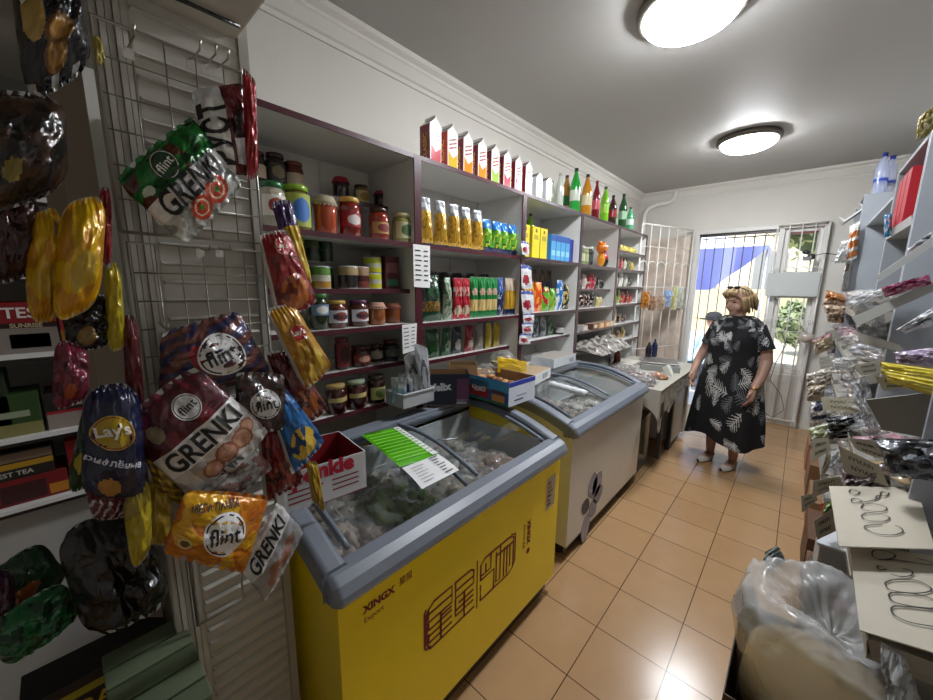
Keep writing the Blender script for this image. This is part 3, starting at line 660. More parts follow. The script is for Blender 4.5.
bagX('crisp_bag', ((163, 335), (238, 312), (272, 376), (160, 396)), -.945, BO, .035, pt_navy, 'dark purple snack bag with a big round flint logo, at the centre of the rack', (('@', .58, .5, .048, 0, 'e4e4e4', '1c1c1e', 1), ('flint', .58, .5, .068, .2, '101010', .012, .9)), seed=3, nu=90, nv=80)
def pt_dark2(u, v):
    f = flint(u, v, .55, .5, .36, .9)
    if f: return f
    return '2c2420' if nz(u, v, 3, 6) > 0 else '4a3030'
bagX('crisp_bag', ((236, 374), (284, 376), (285, 428), (238, 432)), -.925, BO, .02, pt_dark2, 'small dark snack bag with a round flint logo, right of the purple one', (('@', .55, .5, .036, 0, 'd8d8d8', '1c1c1e', 1), ('flint', .55, .5, .052, .2, '101010', .012, .9)), seed=4)
def pt_mar(u, v):
    f = flint(u, v, .62, .22, .15, 1.0)
    if v < .42:
        if f: return f
        if inside(u, v, .22, .25, .08, .08) < 1: return '8a7c60'
        return '4a0e1c' if nz(u, v, 5, 5) > -.15 else '6a1626'
    if v < .66: return 'e4e2e0'
    for cu, cv, r in ((.35, .83, .11), (.55, .79, .12), (.75, .8, .12), (.88, .74, .08)):
        d = inside(u, v, cu, cv, r, r*.9)
        if d < 1: return 'b98a70' if d < .6 else '8c5a44'
    return 'c4c0bc' if nz(u, v, 5, 6) > -.2 else '9a9490'
bagX('crouton_bag', ((118, 428), (196, 368), (268, 430), (196, 500)), -.915, BO, .035, pt_mar, 'maroon and white crouton bag with toast pieces, below the purple bag', (('@', .62, .23, .027, 0, 'dcdcdc', '1c1c1e', 1), ('GRENKI', .5, .545, .165, 0, '101010', .025, .75), ('flint', .62, .23, .038, .12, '101010', .01, 1)), seed=5, nu=90, nv=80, cat='crouton bag')
def pt_grey(u, v):
    if v < .45: return 'a8a6a2'
    return ('6a4a44' if nz(u, v, 6, 7) > .05 else '8c8a86')
bagX('crouton_bag', ((172, 480), (238, 432), (272, 468), (205, 518)), -.935, BO, .022, pt_grey, 'grey crouton bag tucked behind the maroon one', (('GRENKI', .5, .3, .12, .02, '2a2a2a', .02, .75),), seed=6, cat='crouton bag')
def pt_mega(u, v):
    f = flint(u, v, .5, .46, .24, .95)
    if f: return f
    d = inside(u, v, .5, .46, .33, .34)**.5
    if d < 1 and (v < .42 and u < .62): return 'e0b01c'
    if inside(u, v, .17, .72, .07, .08) < 1: return 'd8c88c' if inside(u, v, .17, .72, .05, .055) > 1 else '6a5020'
    k = nz(u, v, 8, 4)
    return 'c87a10' if k > .1 else ('b8620c' if k > -.15 else 'd8a018')
bagX('crisp_bag', ((186, 492), (268, 497), (244, 572), (164, 551)), -.89, BO, .04, pt_mega, 'orange mega pack of snacks with a round flint logo, lowest on the rack', (('@', .54, .48, .046, 0, 'ececec', '1c1c1e', 1), ('flint', .54, .48, .068, .3, '101010', .012, .9), ('МЕГА ПАЧКА', .36, .15, .1, .22, '2a1a06', .03, .8)), seed=7, nu=90, nv=80)
def pt_wht(u, v):
    if v < .45: return 'dedfe2'
    for cu, cv, r in ((.4, .72, .13), (.6, .78, .12), (.78, .7, .1), (.25, .8, .08)):
        if inside(u, v, cu, cv, r, r) < 1: return 'a07260'
    return '9a9a9c' if v < .95 else 'c8c8ca'
bagX('crouton_bag', ((240, 566), (277, 503), (303, 532), (266, 600)), -.895, BO, .02, pt_wht, 'white crouton bag with steep black letters at the lower right of the rack', (('GRENKI', .5, .27, .135, 0, '121212', .025, .75),), seed=8, cat='crouton bag')
def pt_yst(u, v): return 'b8941c' if sin(v*40) > 0 else '7a5c14'
bagX('crisp_bag', ((143, 452), (166, 455), (190, 505), (160, 498)), -.93, BO, .015, pt_yst, 'small yellow striped bag corner left of the maroon crouton bag', seed=9)
bagX('crisp_bag', ((150, 478), (176, 490), (170, 545), (146, 540)), -.935, BO, .02, 'a8881c', 'dull yellow bag behind the orange mega pack', seed=10)
# bags clipped along the right edge
RO = (.95, -.25, .1)
def pt_chips(base, blob, bl2, lay=None, lw='e8b41c'):
    def f(u, v):
        if u < .07 or v < .03: return 'cfcac4'
        k = nz(u, v, 3, 5)
        if v > .5 and inside(u, v, .55, .75, .36, .2) < 1: return blob if k > -.1 else bl2
        return base if k > -.25 else bl2
    return f
bagX('crisp_bag', ((272, 205), (292, 203), (312, 280), (296, 290)), -.99, RO, .02, lambda u, v: 'c8a42c' if v > .3 else '3a2458', 'purple and yellow snack bag behind the topmost red one on the right edge', seed=11)
bagX('crisp_bag', ((259, 238), (287, 232), (317, 300), (277, 320)), -.955, RO, .03, pt_chips('8c1a20', 'b8682c', '6a2018', (.55, .2, .2), 'c8343c'), 'red snack bag with fried pieces, topmost on the right edge of the rack', (('@', .6, .2, .022, 0, 'b83440', 'e8c8a0', 1), ("Lay's", .6, .2, .034, -.2, 'f0e4d0', .02, 1)), seed=12)
bagX('crisp_bag', ((267, 312), (294, 306), (331, 364), (304, 390)), -.94, RO, .03, pt_chips('b8861c', 'c8a83c', '9a6a14', (.6, .35, .26)), 'yellow crisp bag on the right edge of the rack', (('@', .6, .36, .024, 0, 'b01c24', 'e8c41c', 1), ("Lay's", .6, .36, .038, -.15, 'f4ece0', .02, 1)), seed=13)
bagX('crisp_bag', ((265, 356), (292, 352), (328, 408), (292, 430)), -.965, RO, .028, pt_chips('5c1414', '8c4a24', '3c1010'), 'dark red snack bag between the yellow and the blue ones', seed=14)
bagX('crisp_bag', ((266, 395), (285, 386), (324, 440), (291, 474)), -.945, RO, .028, pt_chips('1c62a0', 'd0b03c', '123c6c', (.6, .35, .2), 'd8a820'), 'blue crisp bag with a yellow crisp on the right edge of the rack', seed=15)
bagX('crisp_bag', ((258, 428), (280, 420), (304, 480), (264, 500)), -.965, RO, .028, pt_chips('781418', '8c3c24', '4c1010'), 'red snack bag under the blue one on the right edge of the rack', seed=16)
bagX('crisp_bag', ((306, 462), (318, 464), (325, 512), (312, 500)), -.955, RO, .015, 'a8861c', 'small crumpled yellow bag at the corner of the yellow freezer', seed=17)
# ---- left column of bags
def pt_bl(u, v):
    for cu, cv, a, b in ((.5, .62, .22, .1), (.42, .78, .16, .12)):
        if inside(u, v, cu, cv, a, b) < 1: return '9a7030' if inside(u, v, cu, cv, a*.7, b*.7) < 1 else '6a4a20'
    if inside(u, v, .2, .45, .14, .2) < 1: return 'b89a50'
    if inside(u, v, .27, .45, .1, .22) < 1: return '1c2c44'
    if v > .9 and int(u*9) % 3 == 0: return '9a9a96'
    return '0e0e12'
LO = LO_
bagX('crisp_bag', ((10, -45), (72, -35), (93, 62), (28, 103)), -.90, LO, .045, pt_bl, 'large black crisp bag with potato halves at the very top left', (('LAY', .3, .28, .05, .2, 'c8c8c0', .05, 1),), seed=30, pinch=.0, nu=60, nv=70)
bagX('crisp_bag', ((-30, 92), (64, 100), (68, 185), (-20, 215)), -.93, LO, .04, lambda u, v: ('8a7a34' if inside(u, v, .35, .7, .1, .1) < 1 else ('3a2418' if nz(u, v, 2, 5) > .05 else '16110f')), 'black and brown snack bag below the potato bag', seed=31)
bagX('crisp_bag', ((-20, 190), (38, 195), (42, 268), (-10, 285)), -.96, LO, .03, lambda u, v: '2c1014' if nz(u, v, 2, 5) > 0 else '3c1a1c', 'dark wine red snack bag at the left edge above the tea shelves', seed=32)
def pt_yel(u, v):
    if inside(u, v, .5, .62, .25, .16) < 1: return 'c8a83c'
    return 'dcae0c' if nz(u, v, 7, 4) > -.1 else 'c88a08'
bagX('crisp_bag', ((24, 222), (62, 208), (58, 318), (28, 318)), -.95, LO, .035, pt_yel, 'yellow crisp bag, the left one of the pair above the tea boxes', seed=33)
bagX('crisp_bag', ((60, 208), (106, 198), (100, 300), (52, 322)), -.92, LO, .04, pt_yel, 'yellow crisp bag, the right one of the pair above the tea boxes', seed=34)
bagX('crisp_bag', ((62, 310), (108, 292), (112, 345), (68, 350)), -.95, LO, .03, lambda u, v: '8a7040' if inside(u, v, .4, .7, .2, .2) < 1 else '0c0c0c', 'black snack bag with a golden picture under the yellow pair', seed=35)
bagX('crisp_bag', ((55, 340), (88, 350), (90, 395), (52, 412)), -.93, LO, .03, lambda u, v: 'b05028' if inside(u, v, .4, .72, .15, .12) < 1 else ('7a2038' if nz(u, v, 3, 5) > -.1 else '5c1a30'), 'wine pink snack bag hanging left of the rack', seed=36)
bagX('crisp_bag', ((84, 402), (112, 392), (96, 480), (66, 492)), -.94, LO, .03, lambda u, v: ('b8a020' if inside(u, v, .3, .65, .25, .12) < 1 else ('1c3c1a' if v < .9 else '2a5a24')), 'dark green crisp bag half behind the navy one', seed=37)
def pt_nlay(u, v):
    if inside(u, v, .35, .82, .16, .08) < 1: return 'a8782c'
    if v > .93: return '5c1622'
    return '161c3a' if nz(u, v, 2, 4) > -.2 else '22284c'
bagX('crisp_bag', ((84, 392), (138, 386), (150, 500), (82, 500)), -.91, LO, .045, pt_nlay, 'navy crisp bag with a red and yellow round logo, left of the rack', (('@', .4, .36, .031, 0, 'b0921c', '7c1420', 1), ("Lay's", .4, .35, .05, .15, 'f0ead8', .03, 1), ('рифлёные', .42, .6, .075, -.15, 'd8dce8', .02, .9)), seed=38, nu=48, nv=52)
bagX('crisp_bag', ((86, 492), (128, 488), (130, 516), (94, 520)), -.935, LO, .02, lambda u, v: 'b4b0ac' if sin(u*30+v*16) > .6 else '5c1420', 'wine red bag with white letters under the navy crisp bag', seed=39)
bagX('crisp_bag', ((99, 190), (111, 190), (112, 262), (100, 262)), -.94, LO, .01, '8c1018', 'narrow upright red bag edge left of the rack', seed=40, nu=12)
bagX('crisp_bag', ((104, 268), (120, 265), (126, 345), (108, 350)), -.935, LO, .012, 'b4a014', 'narrow upright yellow bag left of the rack', seed=41, nu=12)
bagX('crisp_bag', ((122, 320), (137, 318), (146, 420), (128, 425)), -.935, LO, .012, '5a1018', 'narrow upright dark red bag at the left edge of the rack', seed=42, nu=12)
bagX('crisp_bag', ((124, 430), (140, 428), (152, 500), (128, 505)), -.93, LO, .012, '16202c', 'dark blue bag edge between the navy crisp bag and the rack', seed=43, nu=12)
bagX('crisp_bag', ((122, 500), (150, 478), (152, 548), (132, 570)), -.90, LO, .018, lambda u, v: 'b09c18' if v > .3 else '8c7814', 'long yellow bag hanging between the navy bag and the orange mega pack', seed=44)
bagX('plastic_sleeve', ((92, 36), (100, 36), (106, 62), (96, 66)), -.95, LO, .006, 'b4a44c', 'small clear sleeve with a yellow card at the top corner of the rack', seed=45, nu=10, nv=12, cat='sleeve')
# ---- bottom left corner
bagX('bin_bag', ((54, 538), (140, 505), (172, 600), (88, 640)), -1.0, LO, .05, '0c0c0e', 'shiny black plastic bag at the lower left', seed=46, wr=.02, cat='plastic bag')  # bag drawn larger, its black also stands for the dark space beside it
bagX('snack_bag', ((-30, 590), (40, 540), (70, 580), (-20, 640)), -1.15, LO, .05, lambda u, v: 'a85a1c' if inside(u, v, .45, .5, .3, .14) < 1 else '143c20', 'dark green snack bag with an orange picture at the lower left', seed=47, cat='snack bag')
bagX('snack_bag', ((-20, 632), (60, 580), (84, 612), (10, 668)), -1.05, LO, .045, lambda u, v: '0f6030' if nz(u, v, 3, 5) > -.1 else '0a3a20', 'shiny green snack bag at the lower left corner', seed=48, wr=.012, cat='snack bag')
bagX('snack_bag', ((-20, 570), (14, 572), (16, 612), (-20, 622)), -1.08, LO, .03, '3c1430', 'dark purple snack bag at the left edge low down', seed=49, cat='snack bag')
def carton(name, loc, dim, cols, label, cat='box', rz=0, group=None, texts=(), mat='card', patches=()):
    """box standing on loc; cols = bottom, top, -y, +x, +y, -x ; texts/patches sit on the +x face (y,z from face centre)"""
    r = thing(name, loc, label, cat, group, rz); dx, dy, dz = dim
    mb = MB(); mb.box((-dx/2, -dy/2, 0), (dx/2, dy/2, dz), cols, mat); mb.build('body', r, bevel=.0015)
    if texts or patches:
        mb = MB()
        for (y0, z0, y1, z1, c) in patches:
            mb.add([(dx/2+.0006, y0*dy, z0*dz), (dx/2+.0006, y1*dy, z0*dz), (dx/2+.0006, y1*dy, z1*dz), (dx/2+.0006, y0*dy, z1*dz)], [(0, 1, 2, 3)], c, mat)
        for (t, y, z, w, c) in texts: flat_text(mb, t, (dx/2, y*dy, z*dz), (0, 1, 0), (0, 0, 1), width=w, col=c, off=.0012)
        mb.build('print', r)
    return r
# tea shelves : big tea boxes
def six(c, top=None, side=None): return [c, top or c, side or c, c, side or c, c]
tea = [
 # shelf z, y centre, w, h, depth, col, label, patches, texts
 (1.4, -.062, .105, .13, .1, '8c1018', 'red tea box with white letters and a teaspoon picture, left on the upper tea shelf', ((-.5, 0, .5, .5, '8a8078'), (-.5, .5, .5, .6, '2a0c0e'), (-.3, .1, .35, .38, '2a2420')), (('TESS', 0, .8, .075, 'e8e0d8'), ('SUNRISE', 0, .55, .055, 'd0b890'))),
 (1.4, -.172, .105, .13, .1, '8c1018', 'red tea box with white letters cut off by the left edge, upper tea shelf', ((-.5, 0, .5, .5, '3a3430'), (-.5, .5, .5, .6, '2a0c0e')), (('TESS', 0, .8, .075, 'e8e0d8'),)),
 (1.4, .03, .07, .12, .1, '9a1a20', 'red tea box with an orange swirl under the yellow bags', ((-.5, 0, .5, .45, 'a8642c'), (-.4, .1, .3, .3, '5c2a18')), (('TESS', 0, .75, .07, 'e8e0d8'),)),
 (1.56+.04, -.12, .13, .11, .1, '3c5a2c', 'green and white tea box on the highest tea shelf', ((-.5, 0, .5, .6, '8a8c88'),), ()),
 (1.185, -.17, .11, .17, .1, '1c2c18', 'tall dark green tea box behind on the middle tea shelf', ((-.3, .3, .3, .7, '5c6a50'),), ()),
 (1.185, -.13, .13, .11, .12, '2f4a1c', 'green tea box with a pale label on the middle tea shelf', ((-.5, 0, .5, .3, '8a8450'), (-.35, .45, .35, .6, '9aa488')), ()),
 (1.185, -.012, .09, .1, .12, '141814', 'black and red tea box on the middle tea shelf', ((-.5, 0, .5, .42, '9a8c84'), (-.5, .42, .5, .5, 'a01c28'), (-.2, .6, .3, .8, 'b8b4ac')), ()),
 (1.0, -.14, .2, .07, .12, '7c1418', 'flat dark red fruit tea box under another at the left of the bottom tea shelf', ((-.1, .1, .3, .8, '3c1416'), (-.45, .1, -.15, .5, 'b0701c'), (.32, .1, .5, .5, 'c07a1c')), ()),
 (1.07, -.15, .18, .075, .12, '2a1c14', 'fruit tea box with a yellow band stacked on the dark red one', ((-.5, .4, .5, .6, 'b88c1c'), (-.2, .05, .4, .38, '1c1c18'), (-.4, .65, .5, .95, '8a7460')), (('BEST TEA', .1, .22, .07, 'c8c4b8'),)),
 (1.0, .01, .09, .145, .12, '8c0e14', 'bright red tea box with lemon pictures at the right of the bottom tea shelf', ((-.4, .08, .3, .3, 'c07a1c'), (-.3, .75, .3, .9, '301416')), ()),
]
for z, y, w, h, d, c, lb, pa, tx in tea: carton('tea_box', (-1.47-d/2, y, z+.0), (d, w, h), six(c), lb, 'tea box', texts=tx, patches=pa)
carton('cardboard_box', V(-1.12, -.03, 0), (.12, .24, onX(90, 705, -1.08).z), six('15100f'), 'dark carton standing on the floor behind the green crate', 'box')
carton('tea_box', V(-1.1, -.03, onX(90, 705, -1.08).z+.001), (.1, .24, .1), six('1c0c0c', '141414'), 'dark tea box with yellow letters on the green crate at the bottom left', 'tea box', texts=(('BAGS', .05, .3, .11, 'c8a820'),), patches=((-.5, .6, .5, .78, '9a8c14'),))
# green painted crate
p = onX(150, 690, -.95)
mb = MB(); 
for i in range(5): mb.box((-.14+i*.056, -.03, .0), (-.09+i*.056, .12, .02), ['5c6a50', '68745a', '566348', '606c54', '5a664e'][i], 'wood')
mb.box((-.14, .1, -.7), (.14, .12, .0), '66764e', 'wood'); mb.box((-.14, -.03, -.7), (.14, -.01, .0), '66764e', 'wood'); mb.box((.12, -.01, -.7), (.14, .1, .0), '6f7f5c', 'wood'); mb.box((-.14, -.01, -.7), (-.12, .1, .0), '6f7f5c', 'wood')
o = mb.build('wooden_crate', bevel=.003); o.location = (-.94, .0, .725); tag(o, 'worn green painted wooden crate at the bottom left', 'crate')
# ================================================================ PRODUCTS
def yat(x, y, X): return onX(x, y, X).y
def jar(r, h, body, lid, lab=None, lz=(.2, .6), lab2=None, cloth=False, kind='jar', text=None):
    def f():
        o = thing(kind, (0, 0, 0), '', 'jar')
        mb = MB(); mb.lathe([(r*.85, 0), (r, .006), (r, h*.74), (r*.93, h*.8), (r*.78, h*.86), (r*.78, h*.9)], 22, body, 'jar'); mb.build('glass_body', o)
        mb = MB()
        if cloth:
            mb.lathe([(r*1.12, h*.78), (r*.98, h*.88), (r*.84, h*.97), (r*.8, h), (0, h*1.005)], 20, lid, 'cloth')
            for k in range(20): mb.add([(cos(k*PI/10)*r*1.12, sin(k*PI/10)*r*1.12, h*.78), (cos((k+.5)*PI/10)*r*1.18, sin((k+.5)*PI/10)*r*1.18, h*.72), (cos((k+1)*PI/10)*r*1.12, sin((k+1)*PI/10)*r*1.12, h*.78)], [(0, 1, 2)], lid, 'cloth')
        else: mb.lathe([(r*.86, h*.87), (r*.9, h*.88), (r*.9, h*.985), (r*.84, h), (0, h)], 22, lid, 'gloss')
        mb.build('lid', o)
        if lab:
            mb = MB(); z0, z1 = h*lz[0], h*lz[1]
            def lf(u, v): a = -1.25+2.5*u; return V(cos(a)*(r+.0008), sin(a)*(r+.0008), z1+(z0-z1)*v)
            mb.surf(lf, 44, 24, (lambda u, v: lab2 if (lab2 and inside(u, v, .5, .5, .28, .36) < 1) else lab), 'card')
            if text:
                vs, fs, w, hh = text2d(text, 1, .02, 1); s = r*1.5/w
                mb.add([V(cos(a*s/r)*(r+.002), sin(a*s/r)*(r+.002), (z0+z1)/2+b*s) for a, b in vs], fs, '1c2440', 'card')
            mb.build('label', o)
        return o
    return f
def can(r, h, c1, c2='c0c0c0', band=None):
    def f():
        mb = MB(); mb.lathe([(r*.95, 0), (r, .003), (r, h*.33), (r, h*.6), (r, h-.004), (r*.95, h), (r*.9, h-.003), (0, h-.003)], 20, ['b8b8b8', band or c1, c1, c2 if band else c1, 'c8c8c8', 'c8c8c8', 'b0b0b0'], 'gloss')
        o = mb.build('can'); tag(o, '', 'can'); return o
    return f
def jars_at(key, mkf, x, y, X, z, label, group=None, rz=0, cat=None):
    o = place(key, mkf, (X, yat(x, y, X), z), rz, label, group)
    if cat: o['category'] = cat
    return o
# --- unit 1 top bay, front row (z 1.79)
A = 1.791
jars_at('j1', jar(.045, .165, 'b8b09c', '1f6a3c', 'e8e4da', (.25, .7), '9a3a2a'), 275, 232, -1.52, A, 'jar with green lid at the left end of the top shelf, behind the red bag')
jars_at('j2', jar(.05, .17, '6a5a20', '8ab030', 'a8b44c', (.08, .8), '3c74c0'), 298, 228, -1.52, A, 'pickle jar with green label and a blue picture on the top shelf')
jars_at('j3', jar(.046, .15, 'a8421c', 'b8aa90', cloth=True), 326, 231, -1.52, A, 'jar of orange peppers under a pale cloth cap on the top shelf')
jars_at('j4', jar(.048, .165, '7c1c14', 'c8a04c', 'a01c2c', (.25, .6), 'd8d0cc'), 350, 234, -1.52, A, 'tomato jar with a red label and golden lid on the top shelf')
jars_at('j5', jar(.046, .145, '8a2814', '3c2c20', 'b8965c', (.2, .55), '7a1c1c'), 379, 236, -1.52, A, 'tomato jar with a dark lid and tan label on the top shelf')
jars_at('j6', jar(.048, .14, '8c8a4c', 'c8c08c', 'c8c49c', (.15, .7), '4c6a3c'), 402, 239, -1.52, A, 'olive jar with a pale label at the right end of the top shelf')
# back row on the riser z 1.987
B_ = 1.987
for (x, k, mkf, lb) in ((258, 'k0', jar(.036, .13, '2a1410', '5a1c1c', 'c8b49c'), 'dark jar at the far left of the riser shelf'),
    (277, 'k1', jar(.04, .14, '1c1816', '3c1c18', '3a3430', (.2, .7), '8a7c60'), 'tall black jar on the riser shelf'),
    (295, 'k2', jar(.04, .125, '5c1c14', '6a2a1c', 'b8a890', (.15, .6)), 'brown jar with cream label on the riser shelf'),
    (341, 'k3', jar(.038, .11, '200c10', 'a02838', cloth=True), 'dark jam jar under a red cloth cap on the riser shelf'),
    (361, 'k4', jar(.038, .095, '8a6a3c', '241c18', 'c8b88c', (.1, .7), '9a7a34'), 'honey coloured jar with a black lid on the riser shelf'),
    (381, 'k5', jar(.038, .09, '200c10', '8c3444', cloth=True), 'low dark jam jar under a pink cloth cap on the riser shelf')):
    jars_at(k, mkf, x, 190, -1.74, B_, lb)
# --- unit 1 second shelf (z 1.565): cans
S2 = 1.566
cans = [(298, 'c1', can(.036, .1, '2c3a1c', '7aa02c', '4c6a20'), 'green patterned can', 2), (314, 'c2', can(.035, .095, '2a3420', '4c5a34', '3a4a2c'), 'dark olive can', 2), (322, 'c3', can(.033, .08, 'c8c4b4', '5c8a3c', 'b0843c'), 'white can with a vegetable picture', 1),
 (327, 'c3b', can(.033, .095, '16301c', '1c4428', '122818'), 'dark green can', 2),
 (349, 'c4', can(.038, .085, '18161a', 'a89068', '2a2420'), 'black can with gold trim', 1), (361, 'c5', can(.034, .085, '4c1418', 'a8886c', '7a3c34'), 'brown red patterned can', 1),
 (373, 'c6', can(.036, .062, 'b8b8a8', 'b8c020', 'c8c42c'), 'white and yellow green can', 2), (389, 'c7', None, '', 1)]
for x, k, mkf, lb, n in cans:
    if mkf is None: continue
    X = -1.56 if k not in ('c2', 'c3b') else -1.62
    for i in range(n):
        h = [0, .1, .095, .08][0]
        o = place(k, mkf, (X, yat(x, 291, X), S2+1.2*i*({'c1': .101, 'c2': .096, 'c3b': .096, 'c6': .063}.get(k, 0))), 0, lb+(' on the can shelf, '+('upper one of its stack' if i else 'bottom one of its stack') if n > 1 else ' standing alone on the can shelf of the jar unit'), None, 1.2 if n == 1 or k == 'c6' else 1.0)
carton('food_box', (-1.56, yat(390, 291, -1.56), S2), (.05, .085, .16), six('4a1420', '2c3058'), 'dark red and blue packet at the right end of the can shelf', 'box', patches=((-.4, .1, .4, .3, '2c6a4c'), (-.4, .5, .4, .8, '7c4c50')))
# --- unit 1 third shelf (z 1.395)
S3 = 1.396
jars_at('m0', jar(.04, .15, '26301c', '3c6a34', '6f8aa8', (.4, .7), 'd8d8d0'), 320, 330, -1.52, S3, 'tall dark green pickle jar, left on the third shelf')
jars_at('m1', jar(.046, .12, '5c2210', 'c09a4c', 'd0d4dc', (.2, .65), '8a3c2c', text='Mаси'), 337, 330, -1.52, S3, 'brown jar with golden lid and white label on the third shelf')
jars_at('m2', jar(.044, .12, '4c1c14', '5c3450', 'd0d4dc', (.2, .65), '8a3c2c', text='Mаси'), 359, 328, -1.52, S3, 'brown jar with purple lid and white label on the third shelf')
jars_at('m3', jar(.042, .105, '8c4c1c', 'b8907c', cloth=True), 377, 326, -1.52, S3, 'amber jar under a pale brown cloth cap on the third shelf')
jars_at('m4', jar(.04, .1, '7a3c14', '8c5444', cloth=True), 393, 325, -1.54, S3, 'darker amber jar with cloth cap, right on the third shelf')
# --- fourth shelf z 1.19
S4 = 1.191
jars_at('n0', jar(.034, .15, '2a1010', '6a1c1c', '7c2428', (.1, .85), '3a1010'), 343, 375, -1.58, S4, 'tall dark red patterned jar on the fourth shelf')
jars_at('n1', jar(.048, .1, '3c100c', '4a1c18', '7c2a20', (.2, .6), 'c09080'), 361, 371, -1.58, S4, 'wide dark red jar on the fourth shelf')
jars_at('n2', jar(.036, .09, '3a1c14', '4c2420', 'b0a898', (.2, .65)), 376, 368, -1.62, S4, 'small dark jar with a cream label on the fourth shelf')
jars_at('n3', jar(.042, .11, '18181a', '6a1c18', '5c6058', (.25, .6)), 391, 366, -1.58, S4, 'black jar with a red lid, right on the fourth shelf')
# --- fifth shelf z 1.0
S5 = 1.001
jars_at('o1', jar(.047, .135, '3a0e0a', 'a08850', 'b8a468', (.42, .58)), 337, 418, -1.54, S5, 'dark red jar with golden lid and narrow label, left on the bottom jar shelf')
jars_at('o2', jar(.047, .135, '3c100c', '8c9a80', 'b8a468', (.42, .58)), 357, 413, -1.54, S5, 'dark red jar with greenish lid and narrow label on the bottom jar shelf')
jars_at('o3', jar(.044, .14, '2c100c', '2a2018', 'b0ac70', (.15, .6), '6a7a3c'), 377, 408, -1.54, S5, 'dark jar with tall cream label, right on the bottom jar shelf')
# --- grey basket
y0 = yat(404, 398, -1.40)
bs = thing('plastic_basket', (-1.41, 1.14, 1.002), 'grey plastic basket of sachets at the shelf end above the freezer', 'basket')
mb = MB(); 
for a, b in (((-.07, -.1, 0), (.07, .1, .004)), ((-.07, -.1, 0), (-.066, .1, .07)), ((.066, -.1, 0), (.07, .1, .07)), ((-.07, -.1, 0), (.07, -.096, .07)), ((-.07, .096, 0), (.07, .1, .07))): mb.box(a, b, 'a8aaac', 'plastic')
mb.box((-.078, -.108, .066), (.078, -.096, .074), 'b4b6b8', 'plastic'); mb.box((-.078, .096, .066), (.078, .108, .074), 'b4b6b8', 'plastic'); mb.box((.066, -.108, .066), (.078, .108, .074), 'b4b6b8', 'plastic')
mb.build('tub', bs, bevel=.003)
for i in range(5):
    y = 1.06+i*.038; c = [V(-1.42, y-.03, 1.15+.01*(i % 3)), V(-1.36, y+.02, 1.15+.01*(i % 2)), V(-1.36, y+.02, 1.02), V(-1.42, y-.03, 1.02)]
    pouch('sachet', c, (1, -.9, .1), .01, (lambda i: lambda u, v: ('2c4a70' if (inside(u, v, .5, .5, .3, .22) < 1 and i % 2) else ('8ab0bc' if i % 3 == 0 and v > .4 else 'a8acb0')))(i), 'silver sachet standing in the grey plastic basket', 'sachet', 'silver sachets in the grey basket', seed=60+i, nu=14, nv=14)
for i, (px, z) in enumerate(((((414, 345), (428, 350), (431, 398), (421, 400)), 0), (((404, 358), (416, 352), (421, 392), (410, 394)), 0))):
    bagX('mask_packet', px, -1.36-.03*i, (1, -.3, .1), .01, lambda u, v: '50545c' if inside(u, v, .5, .55, .3, .3) < 1 and inside(u, v, .5, .55, .2, .2) > 1 else '9a9ca0', ('front' if i == 0 else 'rear')+' grey flat packet hanging above the basket of sachets', seed=66+i, nu=16, nv=16, cat='packet')
# price papers
def paper_on(px, X, label, rows, cols=('f0f0ee', '30303a')):
    a = [onX(x, y, X) for x, y in px]; ctr = sum(a, V(0, 0, 0))/4; a = [p-ctr for p in a]; r = thing('price_note', ctr, label, 'notice')
    mb = MB(); mb.quad(a[::-1], cols[0], 'card', .0006); mb.build('paper', r)
    mb = MB()
    for i in range(rows):
        v = .12+.8*i/rows
        for u0, u1 in ((.1, .1+.3+.1*((i*7) % 3)/3), (.62, .85)):
            q = [lerp2(a, u0, v), lerp2(a, u1, v), lerp2(a, u1, v+.03), lerp2(a, u0, v+.03)]; mb.add([p+V(.002, 0, 0) for p in q], [(0, 1, 2, 3)], cols[1], 'card')
    mb.build('print', r)
paper_on(((413, 244), (430, 246), (430, 288), (414, 287)), -1.437, 'long white price note taped on the post between the jar and pasta units', 7)
paper_on(((402, 325), (417, 323), (416, 350), (403, 354)), -1.435, 'small white price note on the shelf edge right of the brown jars', 6)
# --- unit 2 top: juice cartons
def juice(c):
    def f():
        o = thing('juice_carton', (0, 0, 0), '', 'juice carton'); w = .04; H = .24
        mb = MB(); mb.box((-w, -w, 0), (w, w, H-.035), ['e8e4e2', 'e8e4e2', '861420' if c != 'g' else 'c03418', 'ece8e8', 'e8e4e2', 'ece8e8'], 'gloss')
        mb.add([(-w, -w, H-.035), (w, -w, H-.035), (w, w, H-.035), (-w, w, H-.035), (-w, 0, H), (w, 0, H)], [(0, 1, 5, 4), (2, 3, 4, 5), (1, 2, 5), (3, 0, 4)], ['5c1018' if c != 'g' else '22401c', 'e8e4e2', 'e8e4e2', 'e8e4e2'], 'gloss')
        mb.box((-w, -.002, H-.002), (w, .002, H+.012), 'f0ecec', 'gloss'); mb.build('body', o)
        fr = {'r': 'c8283c', 'g': 'd8b01c', 'o': 'd8881c', 'n': '9ab84c'}[c]
        mb = MB(); flat_text(mb, 'CLASSIC' if c != 'g' else 'TROPIC', (0, -w, .1), (0, 0, 1), (-1, 0, 0), width=.13, col='f4bc44', bold=.02, off=.001)
        ft = [(w+.0006, -.034, .0), (w+.0006, .034, .0), (w+.0006, .036, .1), (w+.0006, 0, .075), (w+.0006, -.034, .11)]; mb.add(ft, [(0, 1, 2, 3, 4)], fr, 'gloss')
        for k in range(12): mb.add([(w+.001, -.03+.014*(k % 4), .115+.005*k), (w+.001, -.015+.014*(k % 4), .118+.005*k), (w+.001, -.012+.014*(k % 4), .128+.005*k), (w+.001, -.026+.014*(k % 4), .123+.005*k)], [(0, 1, 2, 3)], ['c84c74', 'b8284c', '7aa03c'][k % 3], 'gloss')
        mb.build('print', o); return o
    return f
